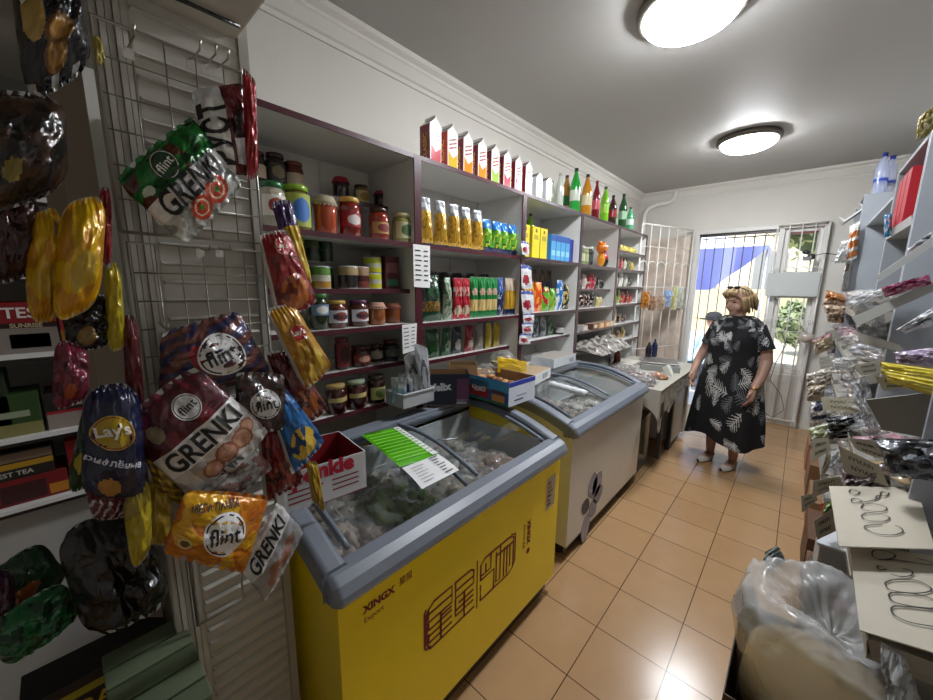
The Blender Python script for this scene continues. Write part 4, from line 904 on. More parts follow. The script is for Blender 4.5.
jx = [439, 452, 466, 479, 490, 504, 515, 526]
for i, (c, lb) in enumerate(zip('rgoonrrr', ['nearest of the row, with a red fruit', 'second of the row, with yellow fruit', 'third of the row from the camera', 'fourth of the row, with orange fruit', 'fifth of the row, with a green leaf', 'sixth of the row from the camera', 'seventh of the row from the camera', 'last of the row before the milk cartons'])):
    place('juice'+c, juice(c), (-1.56, 1.425+i*.127, 2.201), 0, 'dark red and white juice carton, '+lb, 'juice cartons on top of the shelving')
def milk():
    o = thing('milk_carton', (0, 0, 0), '', 'milk carton'); w = .037; H = .2
    mb = MB(); mb.box((-w, -w, 0), (w, w, H-.03), ['dcdcdc', 'dcdcdc', 'c4c8cc', 'e8eaea', 'dcdcdc', 'dcdcdc'], 'gloss')
    mb.add([(-w, -w, H-.03), (w, -w, H-.03), (w, w, H-.03), (-w, w, H-.03), (-w, 0, H), (w, 0, H)], [(0, 1, 5, 4), (2, 3, 4, 5), (1, 2, 5), (3, 0, 4)], ['2a2c30', 'e8e8e8', 'e8e8e8', 'e8e8e8'], 'gloss'); mb.build('body', o)
    mb = MB(); flat_text(mb, 'IЕМ', (w, 0, .13), (0, 1, 0), (0, 0, 1), width=.05, col='1c1c24', bold=.04); mb.add([(w+.001, -.02, .02), (w+.001, .03, .02), (w+.001, .01, .07)], [(0, 1, 2)], '9ab02c', 'gloss'); mb.build('print', o); return o
place('milk', milk, (-1.56, 2.46, 2.201), 0, 'white milk carton with black letters next to the juice, the nearer of two', 'milk cartons')
place('milk', milk, (-1.56, 2.6, 2.201), 0, 'white milk carton with black letters, the farther of two', 'milk cartons')
def bottle(r, h, col, cap, lab=None, mat='jar'):
    def f():
        o = thing('bottle', (0, 0, 0), '', 'bottle')
        mb = MB(); mb.lathe([(r*.8, 0), (r, .012), (r*.97, h*.3), (r, h*.55), (r*.9, h*.66), (r*.45, h*.84), (r*.32, h*.9), (r*.32, h*.94)], 18, col, mat); mb.build('body', o)
        mb = MB(); mb.lathe([(r*.36, h*.93), (r*.38, h*.94), (r*.36, h), (0, h)], 14, cap, 'gloss'); mb.build('cap', o)
        if lab: mb = MB(); mb.lathe([(r*1.015, h*.26), (r*1.015, h*.5)], 18, lab, 'gloss'); mb.f = mb.f[:18]; mb.c = mb.c[:18]; mb.m = mb.m[:18]; mb.s = mb.s[:18]; mb.build('label', o)
        return o
    return f
bt = [(2.74, .032, .24, 'b4b8ac', '9a9c90', None, 'frosted white bottle next to the milk cartons'), (2.85, .032, .24, 'a8b09c', '8c9080', None, 'second frosted pale bottle on top of the shelving'),
 (3.0, .045, .33, '1c9a34', '20201c', 'c8d0c0', 'big green lemonade bottle with a pale label on top of the shelving'), (3.1, .045, .33, 'b8883c', '302018', '2c7a3c', 'amber lemonade bottle beside the big green one'),
 (3.22, .045, .33, 'c8841c', '2a2018', 'd8cca0', 'orange lemonade bottle with a cream label'), (3.33, .042, .3, '8c6a24', '2a2018', 'a8b050', 'dull yellow lemonade bottle behind the orange one'),
 (3.42, .036, .32, '7c1020', '8c1020', 'c85060', 'slim dark red bottle on top of the shelving'), (3.52, .036, .31, '147a28', '103c18', '1c9a3c', 'slim deep green bottle beside the red one'),
 (3.62, .042, .31, '7cc424', '3c3c30', '9ad440', 'lime green lemonade bottle'), (3.72, .04, .27, '8cb02c', '2a2a24', '6a8c20', 'shorter yellow green bottle'), (3.82, .042, .27, '3c1c18', '20140f', '8c1c24', 'dark cola bottle with a red label, shorter'),
 (3.94, .045, .34, '3a2018', '1c1410', 'b8b4b0', 'tall brown bottle with a pale label'), (4.1, .045, .33, '1f4c24', '142c18', '8ab08c', 'dark green bottle with a pale green label'), (4.22, .04, .26, '2c8a4c', '184c2c', '70b088', 'mid green short bottle'), (4.33, .04, .24, '4ca070', '1c5c34', 'c8d8cc', 'small green bottle, last at the far end of the row')]
for i, (y, r, h, c, cp, lb, tx) in enumerate(bt):
    o = bottle(r*.95, h*1.06, c, cp, lb)(); o.location = (-1.51-.15*(i % 2), y+.03*(i % 2), 2.201); o['label'] = tx+(' on the shelving top' if 'shelving' not in tx else ''); o['group'] = 'bottles on top of the shelving'
# --- generic upright packet rows (front towards +X)
def packet_maker(w, h, b, paint, kind='food_packet', taper=.8, cat='packet', nu=14, nv=18, mat='foil', seed=0, dx=None):
    def f():
        t = w*taper/2
        c = [V(0, -t, h), V(0, t, h), V(0, w/2, 0), V(0, -w/2, 0)]
        o = pouch(kind, c, (1, 0, 0), b, paint, '', cat, seed=seed, nu=nu, nv=nv, mat=mat, wr=.004)
        me = o.data; off = o.location.copy()
        for v in me.vertices: v.co += off
        return o
    return f
def row(key, mkf, ys, X, z, label, group, jit=.05, rx=0, names=None):
    for i, y in enumerate(ys):
        o = place(key, mkf, (X+random.uniform(-.006, .006), y, z), random.uniform(-jit, jit)-.25, label if not names else names[i], group)
def pt_pasta(u, v):
    if v < .3: return 'c8ccd0' if nz(u, v, 1, 9) > 0 else '8a8c90'
    if v > .93: return '20283c'
    return 'd0a030' if noise.noise(V(u*16, v*24, 0)) > -.15 else '9a7420'
row('pasta', packet_maker(.1, .24, .035, pt_pasta, 'pasta_bag', .6, seed=3), [1.33+i*.105 for i in range(5)], -1.5, 1.792, 'clear bag of yellow pasta with a gathered top on the upper pasta shelf', 'clear bags of yellow pasta')
def pt_bg(u, v):
    if v < .3: return '2470c0'
    if v > .85: return '1a2450'
    return '5ca02c' if nz(u, v, 2, 6) > -.1 else ('2a6a2c' if nz(u, v, 4, 8) > 0 else 'b8c83c')
row('bgp', packet_maker(.12, .2, .032, pt_bg, 'food_packet', .5, seed=4), [1.835, 1.93, 2.01, 2.10], -1.5, 1.792, 'blue and green packet on the upper pasta shelf', 'blue and green packets')
def pt_spag(u, v):
    if v < .28: return '1c7a3c' if nz(u, v, 1, 7) > -.2 else '2a9a50'
    if v < .45: return 'c8a890' if inside(u, v, .5, .37, .35, .08) < 1 else '1c7a3c'
    if v < .55: return '147a3a'
    if v < .85: return 'd8bc7a'
    return '147a3a'
row('spag', packet_maker(.065, .25, .018, pt_spag, 'pasta_packet', .9, seed=5), [1.72+i*.068 for i in range(4)], -1.5, 1.392, 'green and white packet of pasta on the middle pasta shelf', 'green and white pasta packets')
def pt_redp(u, v):
    if v < .25: return 'a81428'
    if v < .45: return 'c8b4a4' if nz(u, v, 3, 8) > 0 else 'b82838'
    if v < .62: return 'b81830'
    return 'c8b8a0' if inside(u, v, .5, .8, .4, .12) < 1 else 'a81428'
row('redp', packet_maker(.07, .24, .018, pt_redp, 'pasta_packet', .9, seed=6), [1.58, 1.65], -1.5, 1.392, 'red and cream pasta packet beside the green ones', 'red and cream pasta packets')
def pt_dkg(u, v):
    if v < .55: return '12301c' if nz(u, v, 3, 5) > -.1 else '2a5a3c'
    if v < .8: return '8a6a2c' if noise.noise(V(u*14, v*20, 2)) > 0 else '5c4418'
    return '0f3c20'
o = packet_maker(.15, .25, .035, pt_dkg, 'pasta_bag', .7, seed=7)(); o.location = (-1.5, 1.37, 1.392); o['label'] = 'large dark green bag with a clear window at the left of the middle pasta shelf'
o = packet_maker(.08, .24, .03, lambda u, v: '5c7a5c' if nz(u, v, 3, 7) > 0 else 'a8b09c', 'pasta_bag', .6, seed=8)(); o.location = (-1.5, 1.49, 1.392); o['label'] = 'pale green crinkled bag beside the large dark green one'
o = packet_maker(.07, .25, .02, lambda u, v: ('3c5ca8' if v < .4 else '1c2450') if nz(u, v, 3, 7) > -.2 else 'a8b0c0', 'pasta_packet', .8, seed=9)(); o.location = (-1.5, 1.99, 1.392); o['label'] = 'blue packet right of the green pasta packets'
row('yel3', packet_maker(.045, .25, .016, lambda u, v: ('c8b4a0' if v < .35 else ('c89c2c' if v < .85 else '18204a')), 'pasta_packet', .8, seed=10), [2.05, 2.095, 2.135], -1.49, 1.392, 'slim yellow pasta packet with a pale top at the right of the pasta shelf', 'slim yellow pasta packets')
row('blk', packet_maker(.12, .26, .03, lambda u, v: '8a5c50' if inside(u, v, .5, .6, .2, .16) < 1 else '10140f', 'food_packet', .9, seed=11), [1.5+i*.125 for i in range(5)], -1.66, 1.41, 'black packet with a small picture in the back row of the middle pasta shelf', 'black packets in the back row')
mb = MB()
# back row stands on its own low strip
mb.box((-1.80, 1.42, 1.392), (-1.62, 2.12, 1.409), 'b8b6b0', 'plastic'); o = mb.build('shelf_strip', loc=(-1.7, 1.8, 1.39)); tag(o, 'low strip under the back row of black packets', 'strip')
# lower pasta shelf z 1.165
for i, (y, w, c, c2, lb) in enumerate(((1.33, .1, '8a4038', 'c8b4a4', 'red and cream packet at the left of the lower pasta shelf'), (1.44, .12, '0f4a24', '1c6a34', 'large dark green packet leaning on the lower pasta shelf'), (1.55, .08, '1c5c34', 'a8b8a0', 'narrow green and white packet on the lower pasta shelf'), (1.64, .1, '2a2c3c', 'c8c8c4', 'black and white packet on the lower pasta shelf'), (1.76, .09, '8c1824', 'd8c8c0', 'dark red packet with a white ring on the lower pasta shelf'), (1.86, .09, '7c7a74', 'b8b0a0', 'grey packet on the lower pasta shelf'), (1.96, .07, 'b8a028', 'd0c46c', 'yellow packet on the lower pasta shelf'), (2.05, .07, 'c0a01c', 'a8a060', 'second yellow packet at the right of the lower pasta shelf'))):
    o = packet_maker(w, .17, .025, (lambda c, c2, i: lambda u, v: c2 if (inside(u, v, .5, .65, .3, .2) < 1 and nz(u, v, i, 7) > -.25) else c)(c, c2, i), 'food_packet', .85, seed=20+i)(); o.location = (-1.57, y, 1.167); o['label'] = lb
# above lower shelf: items at z ~.95 of unit 2
def heap(name, c, r, cols, label, cat, sc=(1, 1, 1), n=60, seed=0, item=.02, film=True):
    rnd = random.Random(seed); mb = MB()
    for _ in range(n):
        d = V(rnd.uniform(-1, 1), rnd.uniform(-1, 1), rnd.uniform(0, 1))
        if d.length > 1: d.normalize()
        p = V(d.x*r*sc[0], d.y*r*sc[1], d.z*r*sc[2]); k = item*rnd.uniform(.7, 1.2)
        mb.sphere(p, k, rnd.choice(cols), 'gloss', 8, sc=(rnd.uniform(.6, 1.7), rnd.uniform(.6, 1.7), rnd.uniform(.4, .9)), nz=.9, seed=rnd.random()*50)
    if film:
        root = thing(name, c, label, cat); mb.build('contents', root)
        q = MB(); q.sphere((0, 0, r*sc[2]*.45), r*1.18, 'e4e6e6', 'film', 30, sc=(sc[0]*1.02, sc[1]*1.02, sc[2]*.8), nz=.5, seed=seed); q.build('film', root); return root
    o = mb.build(name); o.location = c; tag(o, label, cat); return o
heap('noodle_bag', onX(485, 378, -1.40), .075, ['c8b88c', 'b8a878', 'd8cca0'], 'clear bag of dried noodles above the blue biscuit box', 'bag', seed=1, item=.016, sc=(1, 1.2, .8))
heap('noodle_bag', onX(503, 366, -1.45), .075, ['c0b48c', 'b4a880'], 'second clear bag of dried noodles, behind the first', 'bag', seed=2, item=.016, sc=(1, 1, .9))
for i, dz in enumerate((0, .035)):
    c = pX(((497, 361-dz*120), (527, 366-dz*120), (527, 376-dz*120), (497, 372-dz*120)), -1.3)
    pouch('spaghetti_packet', c, (.4, -.2, 1), .025, lambda u, v: 'd0a81c' if sin(v*60) > -.7 else 'a8841c', ('upper' if i else 'lower')+' long yellow spaghetti packet lying above the freezers', 'packet', seed=70+i, nu=24, nv=10)
# --- unit 3
Y3 = [2.27, 2.41, 2.52]
for i, y in enumerate(Y3): carton('food_box', (-1.53, y, 1.792), (.06, .1, .225), six('d8c41c', 'e0cc30', 'c0a814'), 'tall yellow box in a row of three on the top shelf of the third unit', 'box', group='tall yellow boxes', patches=((-.3, .6, .3, .75, 'a8981c'), (-.12, .82, .12, .93, '6a3c14')))
for i, y in enumerate((2.3, 2.45, 2.57)): place('gb', bottle(.032, .25, '7cc02c', '242420', None), (-1.66, y, 1.9), 0, 'lime green bottle top behind the tall yellow boxes', 'lime bottles behind the yellow boxes')
mb = MB(); mb.box((-1.83, 2.2, 1.792), (-1.6, 2.64, 1.899), 'c4b49c', 'card'); o = mb.build('cardboard_box', loc=(-1.7, 2.42, 1.79)); tag(o, 'low carton behind the yellow boxes carrying lime green bottles', 'box')
for i in range(4): carton('food_box', (-1.53, 2.67+i*.078, 1.792), (.06, .072, .2), six('4c9cd0', '2c5ca8', '3880c0'), 'light blue box in a row of four on the top shelf of the third unit', 'box', group='light blue boxes', patches=((-.5, .75, .5, .98, '2450a0'), (-.4, .2, .4, .4, '8cc8e0')))
carton('food_box', (-1.53, 2.975, 1.792), (.06, .062, .19), six('3440a0', '2c3480'), 'violet blue box at the right end of the light blue row', 'box')
un3 = [(2.27, .11, .2, 'd0841c', 'e0b83c', 'orange yellow packet at the left of the second shelf of the third unit'), (2.37, .11, .2, 'c8a81c', 'd8541c', 'yellow and orange packet, second on that shelf of the third unit'), (2.48, .12, .2, 'd8501c', 'e8a040', 'bright orange packet in the third unit'), (2.6, .11, .17, '5cb02c', 'b81c2c', 'lime packet with a red top in the third unit'), (2.7, .1, .16, '8cb83c', '4c8a24', 'light green packet in the third unit'), (2.82, .12, .22, '2474c0', 'd8dce0', 'blue and white packet in the third unit'), (2.93, .11, .19, '1c2c3c', 'd0b85c', 'dark packet with a pale star shape in the third unit')]
for i, (y, w, h, c, c2, lb) in enumerate(un3):
    o = packet_maker(w*1.1, h*1.12, .028, (lambda c, c2, i: lambda u, v: c2 if nz(u, v, i, 4) > .12 else c)(c, c2, i), 'food_packet', .7, seed=30+i)(); o.location = (-1.51, y, 1.397); o['label'] = lb
for i, (y, c, lb) in enumerate(((2.3, 'b08428', 'golden packet in the back row, left, of the third unit'), (2.42, 'a87c20', 'golden packet in the back row, second, of the third unit'), (2.55, '8aa0a0', 'silvery packet in the back row of the third unit'), (2.68, 'a8881c', 'mustard packet in the back row of the third unit'), (2.82, '50284c', 'purple packet in the back row of the third unit'), (2.93, '242c60', 'indigo packet in the back row of the third unit'))):
    o = packet_maker(.11, .33, .025, (lambda c: lambda u, v: c if v > .25 else '6a5c3c')(c), 'food_packet', .7, seed=40+i)(); o.location = (-1.68, y, 1.397); o['label'] = lb
for i, (y, c, c2, lb) in enumerate(((2.33, '5c3424', 'b89c80', 'brown packet on the third shelf of the third unit'), (2.43, '6a3c28', 'c0a484', 'second brown packet with a red foot in the third unit'), (2.58, '4c5460', '9aa0ac', 'grey blue packet on the third shelf of the third unit'), (2.7, '6a7078', 'b8bcc0', 'pale grey packet on the third shelf of the third unit'), (2.83, '24482c', '8aa088', 'dark green packet on the third shelf of the third unit'))):
    o = packet_maker(.1, .16, .025, (lambda c, c2, i: lambda u, v: 'a81c2c' if v > .85 and i < 2 else (c2 if nz(u, v, i, 6) > .05 else c))(c, c2, i), 'food_packet', .75, seed=50+i)(); o.location = (-1.58, y, 1.177); o['label'] = lb
place('wc', can(.04, .06, 'c8c8c4', 'a8a8a4', '404448'), (-1.55, 2.93, 1.177), 0, 'white round tub with a dark print, right on the third unit')
# hanging card strip between units 2 and 3
for i, (a, b, c, d) in enumerate((((521, 265), (531, 267), (532, 288), (522, 288)), ((521, 291), (533, 292), (534, 312), (523, 313)), ((523, 314), (534, 314), (534, 322), (524, 323)), ((522, 323), (533, 323), (533, 333), (523, 334)), ((520, 334), (532, 334), (530, 344), (519, 344)), ((521, 241), (529, 243), (529, 255), (522, 254)))):
    bagX('sachet', (a, b, c, d), -1.42, (1, -.2, 0), .006, lambda u, v: ('4c5ca0' if v < .2 else ('a02838' if inside(u, v, .4, .6, .3, .22) < 1 else 'dcdce0')), ['white sachet with a dark red flower, upper of the two big ones on the post', 'white sachet with a dark red flower, lower of the two big ones on the post', 'small folded sachet under the big flower sachets', 'small white sachet, second lowest on the post', 'lowest small sachet on the post', 'small pale sachet at the top of the post'][i], seed=80+i, nu=10, nv=12, cat='sachet')
# boxes on the low shelves above the second freezer
carton('tray_box', (-1.36, 2.13, .952), (.24, .3, .07), ['d8d6d4', 'a89478', 'd0d0d0', 'dcdcdc', 'd0d0d0', 'd0d0d0'], 'white carton tray with black printing, nearest the yellow spaghetti', 'box', rz=.15, texts=(('БУЛ', .15, .5, .08, '303038'),))
carton('tray_box', (-1.42, 2.62, .982), (.2, .36, .07), ['c8ccd0', '9a948c', 'c4c8cc', 'ccd0d4', 'c0c0c0', 'c0c0c0'], 'long white carton tray above the white freezer', 'box', texts=(('90%', .3, .4, .08, '6a7078'),))
mb = MB(); mb.surf(lambda u, v: V(-1.5+.22*v, 2.28+.38*u, .955+.12*(1-v)+.012*nz(u, v, 1, 6)), 14, 8, 'c4c6c8', 'film'); o = mb.build('plastic_sheet', loc=(-1.4, 2.4, .96)); tag(o, 'clear plastic sheet lying on the low shelf between the carton trays', 'sheet')
# --- unit 4
def unit4():
    for i, (y, r, h, c, l, lb) in enumerate(((3.12, .035, .16, '7c8a5c', 'b8bc90', 'olive green jar'), (3.2, .035, .165, '7a8660', 'c0c4a0', 'pale olive jar'), (3.28, .035, .16, '8c9460', 'a8ac80', 'yellowish olive jar'), (3.38, .036, .17, '1c1c20', '404444', 'black bottle like jar'))):
        o = jar(r, h, c, 'c8c8bc', l)(); o.location = (-1.52, y, 1.786); o['label'] = lb+' on the top shelf of the fourth unit'
    for i, (y, lb) in enumerate(((3.82, 'red and black packet right of the orange toy packet'), (3.72, 'dark packet behind the orange toy packet'))):
        o = packet_maker(.09, .15, .03, (lambda i: lambda u, v: 'b8182c' if (v < .4 and i == 0) else '1c1618')(i), 'food_packet', .8, seed=90+i)(); o.location = (-1.55, y, 1.786); o['label'] = lb+' in the fourth unit'
    t = thing('toy_packet', (-1.5, 3.6, 1.787), 'bright orange animal shaped toy packet on the top shelf of the fourth unit', 'toy')
    mb = MB(); mb.sphere((0, 0, .07), .055, 'd88a18', 'gloss', 14, sc=(.7, .85, 1.25)); mb.build('body', t)
    mb = MB(); mb.sphere((0, 0, .175), .062, 'd87418', 'gloss', 16, sc=(.8, 1.15, .85), nz=.15); mb.box((.04, -.03, .13), (.052, .01, .15), '8c1824', 'gloss'); mb.sphere((.045, -.02, .19), .012, 'e8e0d8'); mb.sphere((.045, .02, .19), .012, 'e8e0d8')
    mb.build('head', t)
    for y in (-.055, .06): q = MB(); q.sphere((0, y, .22), .02, 'c8641a', 'gloss', 10); q.build('ear', t)
    L = [(1.571, -1.55, [(3.14, .08, .12, '8a7464', 'beige packet'), (3.25, .07, .1, '6a4030', 'brown packet'), (3.36, .07, .11, 'd0c4bc', 'cream packet'), (3.47, .08, .12, 'b02c40', 'pink red packet'), (3.56, .07, .12, 'b43448', 'rose packet'), (3.68, .08, .1, '28382c', 'dark green packet'), (3.78, .08, .08, '1c241f', 'blackish packet')], 'on the second shelf of the fourth unit'),
         (1.397, -1.52, [(3.12, .06, .15, 'b8c0c4', 'pale blue tall packet'), (3.27, .1, .1, '2c1414', 'dark brown packet'), (3.38, .1, .11, '3a1418', 'dark red packet'), (3.49, .1, .11, '1c1418', 'black packet'), (3.62, .06, .08, 'd0c07c', 'cream yellow small box'), (3.7, .06, .08, 'c8bc8c', 'second cream small box')], 'on the third shelf of the fourth unit')]
    for z, X, items, suf in L:
        for i, (y, w, h, c, lb) in enumerate(items):
            o = packet_maker(w*1.15, h*1.22, .025, (lambda c, i: lambda u, v: c if nz(u, v, i, 6) > -.22 else 'b8aca0')(c, i), 'food_packet', .85, seed=100+i, nu=10, nv=12)(); o.location = (X, y, z); o['label'] = lb+' '+suf
    for i, (y, c, lb) in enumerate(((3.2, 'a8a4a4', 'grey'), (3.42, '5c3830', 'brown'), (3.58, 'd0a070', 'tan'), (3.72, 'c88c54', 'orange brown'), (3.83, 'c8b090', 'cream'))):
        carton('food_box', (-1.48, y, 1.192), (.09, .11, .055), six(c, '8a7868'), lb+' flat box with a pale price tag, low in the fourth unit', 'box', patches=((-.2, .2, .45, .8, 'e0c8b0'),))
    for i in range(3):
        c = [V(-1.62, 3.1+i*.28, 1.05), V(-1.62, 3.36+i*.28, 1.05), V(-1.22, 3.36+i*.28, 1.0), V(-1.22, 3.1+i*.28, 1.0)]
        pouch('sweets_bag', c, (0, 0, 1), .06, lambda u, v: 'a8a49e' if nz(u, v, 2, 9) > 0 else '6c645e', ['left', 'middle', 'right'][i]+' crinkled clear bag of sweets on the low shelf of the fourth unit', 'bag', seed=110+i, nu=20, nv=16, wr=.02)
unit4()
# --- unit 5
def unit5():
    L = [(1.971, [(3.98, .08, .12, '3c1414', 'dark red packet'), (4.07, .06, .13, 'b83428', 'red bottle shaped packet'), (4.2, .07, .06, 'c8b42c', 'yellow small box'), (4.3, .07, .06, 'd0c04c', 'light yellow small box'), (4.4, .07, .06, 'b8a82c', 'mustard small box'), (4.5, .07, .06, 'd8cc5c', 'pale yellow small box'), (4.6, .07, .06, 'c0b03c', 'dull yellow small box')], 'top'),
         (1.786, [(4.0, .07, .13, 'c8bcb0', 'cream packet'), (4.1, .06, .12, 'b8a490', 'beige packet'), (4.22, .06, .11, 'b02838', 'red and white packet'), (4.33, .05, .09, 'c8c4b8', 'white packet'), (4.45, .06, .1, '6a7c50', 'olive packet'), (4.57, .06, .08, 'c8a850', 'golden packet')], 'second'),
         (1.601, [(4.1, .1, .1, 'a8a8a4', 'grey packet'), (4.25, .1, .12, 'd0d0cc', 'white packet'), (4.4, .09, .1, 'b8b8b0', 'silver packet'), (4.55, .08, .08, '4c4c48', 'dark packet')], 'third'),
         (1.411, [(3.98, .08, .1, 'b8a83c', 'yellow packet'), (4.1, .08, .1, 'c8b85c', 'light yellow packet'), (4.22, .07, .12, '8ca84c', 'green packet'), (4.34, .08, .1, 'b8302c', 'red packet'), (4.47, .08, .11, '8c1c24', 'dark red packet'), (4.6, .08, .09, 'c04838', 'orange red packet')], 'fourth'),
         (1.191, [(4.0, .09, .12, '6a6434', 'olive packet'), (4.14, .09, .14, 'b8a884', 'cream packet'), (4.3, .1, .08, '3c1c18', 'dark packet'), (4.45, .1, .07, '4c2c20', 'brown packet')], 'fifth'),
         (1.001, [(4.0, .1, .07, 'c89c2c', 'golden packet'), (4.15, .12, .06, 'd0a83c', 'yellow packet'), (4.3, .1, .08, '7c5420', 'brown packet'), (4.45, .1, .1, 'c8a040', 'amber packet')], 'lowest')]
    for z, items, nm in L:
        for i, (y, w, h, c, lb) in enumerate(items):
            o = packet_maker(w*1.2, h*1.3, .022, (lambda c, i: lambda u, v: c if nz(u, v, i, 6) > -.22 else 'c8bca8')(c, i), 'food_packet', .85, seed=130+i, nu=8, nv=10)(); o.location = (-1.53, y, z); o['label'] = lb+' on the '+nm+' shelf of the last unit by the gate'
unit5()
# --- boxes on the freezers
def obox(name, ctr, dim, rz, cout, cin, label, texts=(), fill=None, patches=(), tilt=0):
    """open-topped carton: ctr = centre of base"""
    r = thing(name, ctr, label, 'box', rz=rz); r.rotation_euler = (0, tilt, rz); dx, dy, dz = dim; t = .003
    mb = MB(); mb.box((-dx/2, -dy/2, 0), (dx/2, dy/2, t), cin, 'card')
    for a, b in (((-dx/2, -dy/2, t), (-dx/2+t, dy/2, dz)), ((dx/2-t, -dy/2, t), (dx/2, dy/2, dz)), ((-dx/2+t, -dy/2, t), (dx/2-t, -dy/2+t, dz)), ((-dx/2+t, dy/2-t, t), (dx/2-t, dy/2, dz))):
        mx, my = (a[0]+b[0])/2, (a[1]+b[1])/2
        mb.box(a, b, [cin, cout, cin if my > 0 and abs(my) > abs(mx) else cout, cin if mx < 0 and abs(mx) > abs(my) else cout, cin if my < 0 and abs(my) > abs(mx) else cout, cin if mx > 0 and abs(mx) > abs(my) else cout], 'card')
    mb.build('body', r)
    if texts or patches:
        mb = MB()
        for (y0, z0, y1, z1, c) in patches: mb.add([(dx/2+.0008, y0*dy, z0*dz), (dx/2+.0008, y1*dy, z0*dz), (dx/2+.0008, y1*dy, z1*dz), (dx/2+.0008, y0*dy, z1*dz)], [(0, 1, 2, 3)], c, 'card')
        for (t_, y, z, w, c, ang) in texts: flat_text(mb, t_, (dx/2, y*dy, z*dz), (0, cos(ang), sin(ang)), (0, -sin(ang), cos(ang)), width=w, col=c, bold=.05, off=.0015)
        mb.build('print', r)
    return r
# white box with red lettering and red inside
obox('carton_box', (-1.13, .50, .915), (.22, .27, .13), -.12, 'd4d4d6', '8c1620', 'white carton with red letters and a red inside on the yellow freezer', texts=(('ponkie', 0, .8, .19, 'b81c38', 0),), patches=tuple([(-.4, .5-i*.13, -.02-(i*.05), .54-i*.13, '8c2c3c') for i in range(3)]+[(.08, .5-i*.13, .4, .54-i*.13, '8c2c3c') for i in range(3)]))
# navy felix box and kraft carton
obox('pet_food_box', (-1.36, 1.36, .962), (.12, .22, .17), -.75, '101c30', '8a6a48', 'navy pet food carton with a white word, behind the yellow freezer', texts=(('felix', -.15, .6, .1, 'd0d4dc', .1),), patches=((.2, .1, .48, .85, '5c2c50'), (.2, .05, .45, .2, 'a8a8b4')))
obox('cardboard_box', (-1.42, 1.54, .962), (.12, .16, .18), -.75, 'a8845c', '8a6c4c', 'plain brown cardboard box next to the navy pet food carton', patches=((-.2, .3, .0, .9, '4c3c2c'),))
bb = obox('biscuit_box', (-1.22, 1.63, .965), (.24, .32, .13), -1.6, '24549c', 'a08060', 'blue open biscuit carton with a red badge sitting between the two freezers', texts=(('Чоко', -.14, .5, .1, 'e8e0d8', .1),), patches=((-.5, .55, .5, .98, '4ca0c8'), (-.36, .15, .08, .85, 'a82024'), (.15, .1, .42, .4, 'c88a3c'), (.15, .45, .42, .6, '6a3c1c'), (-.5, .0, .5, .12, '2c6a50')))
q = MB()
for i in range(24): q.sphere((random.uniform(-.07, .07), random.uniform(-.12, .12), .05+random.uniform(0, .03)), .024, random.choice(['b08a5c', 'a87c4c', '8c5c34']), 'card', 8, sc=(1, 1, .5))
o = q.build('biscuits'); o.location = (-1.22, 1.63, .99); o.rotation_euler = (0, 0, -1.6); tag(o, 'loose round biscuits filling the blue carton', 'biscuits'); o['kind'] = 'stuff'
# white end face of the biscuit carton
q = MB(); q.box((-.12, .1605, 0), (.12, .162, .13), 'd0d4e0', 'card'); e0_ = q.build('end_flap', bb); q = MB(); q.box((-.12, .1622, .105), (.12, .1628, .13), '2c3c9c', 'card'); q.box((-.04, .1622, .045), (.05, .1626, .05), '6a6c78', 'card'); q.box((-.01, .1622, .022), (.07, .1626, .03), '30303c', 'card'); e = q.build('print', e0_)
# roll of film on white freezer
mb = MB(); a, b = onZ(550, 384, .965), onZ(586, 394, .95); mb.tube([a+(b-a)*(i/10)+V(0, 0, .004*(i % 2)) for i in range(11)], .021, 10, 'dfe2e4', 'gloss'); o = mb.build('film_roll', loc=(a+b)/2); tag(o, 'roll of clear plastic film lying on the white freezer lid', 'roll')
# frozen goods in both freezers
def frozen(Oz, x, y, z, r, cols, label, cat='frozen food bag', sc=(1, 1, .5), seed=0, item=.027, n=34):
    o = heap('frozen_bag', (x, y, z), r, cols, label, cat, sc, n, seed, item); o['group'] = 'frozen food bags'; return o
fz = [(-.98, .56, ['a8988c', '8c7468', 'b8a89c'], 'clear bag of frozen mushrooms in the near corner of the yellow freezer', .11), (-1.2, .62, ['8c8478', 'a09888'], 'clear frozen bag behind the mushrooms', .1), (-1.0, .8, ['6a8a3c', '7a9a48', '5c7c34'], 'clear bag of frozen greens in the yellow freezer', .12), (-1.22, .86, ['9a9488', 'b0aca4'], 'pale frozen bag under the green price list', .11), (-.95, 1.0, ['7c7464', '8a8070'], 'brownish frozen bag under the white price list', .1),
      (-1.2, 1.06, ['a8b0b8', '98a0a8'], 'bluish clear frozen bag beside the lid divider', .11), (-1.02, 1.16, ['b0a8a4', 'c8c4c0', '8c4c40'], 'frozen bag with reddish pieces in the right half of the yellow freezer', .11), (-1.2, 1.28, ['8c8078', 'a09488'], 'frozen bag under the wire handle in the yellow freezer', .1), (-.97, 1.32, ['9c8474', '7a5c4c'], 'brown frozen bag at the right front of the yellow freezer', .085)]
for i, (x, y, cols, lb, r) in enumerate(fz): frozen(O1, x-.04, y, .69+.015*(i % 3), r*1.08, cols, lb, seed=200+i)
fz2 = [(-1.05, 1.98, ['8ca070', 'b8b4a8'], 'frozen bag with greenish pieces at the near end of the white freezer', .12), (-1.25, 2.0, ['c8c8c4', 'a89890'], 'pale frozen bag at the back near end of the white freezer', .12), (-1.05, 2.22, ['c0bcb4', '9a8c80'], 'crumpled clear frozen bag in the middle of the white freezer', .12), (-1.27, 2.28, ['a86c60', 'c8b8b0'], 'reddish frozen bag in the middle of the white freezer', .11), (-1.02, 2.46, ['d0ccc4', 'b8b0a8'], 'whitish frozen bag right of the middle of the white freezer', .1)]
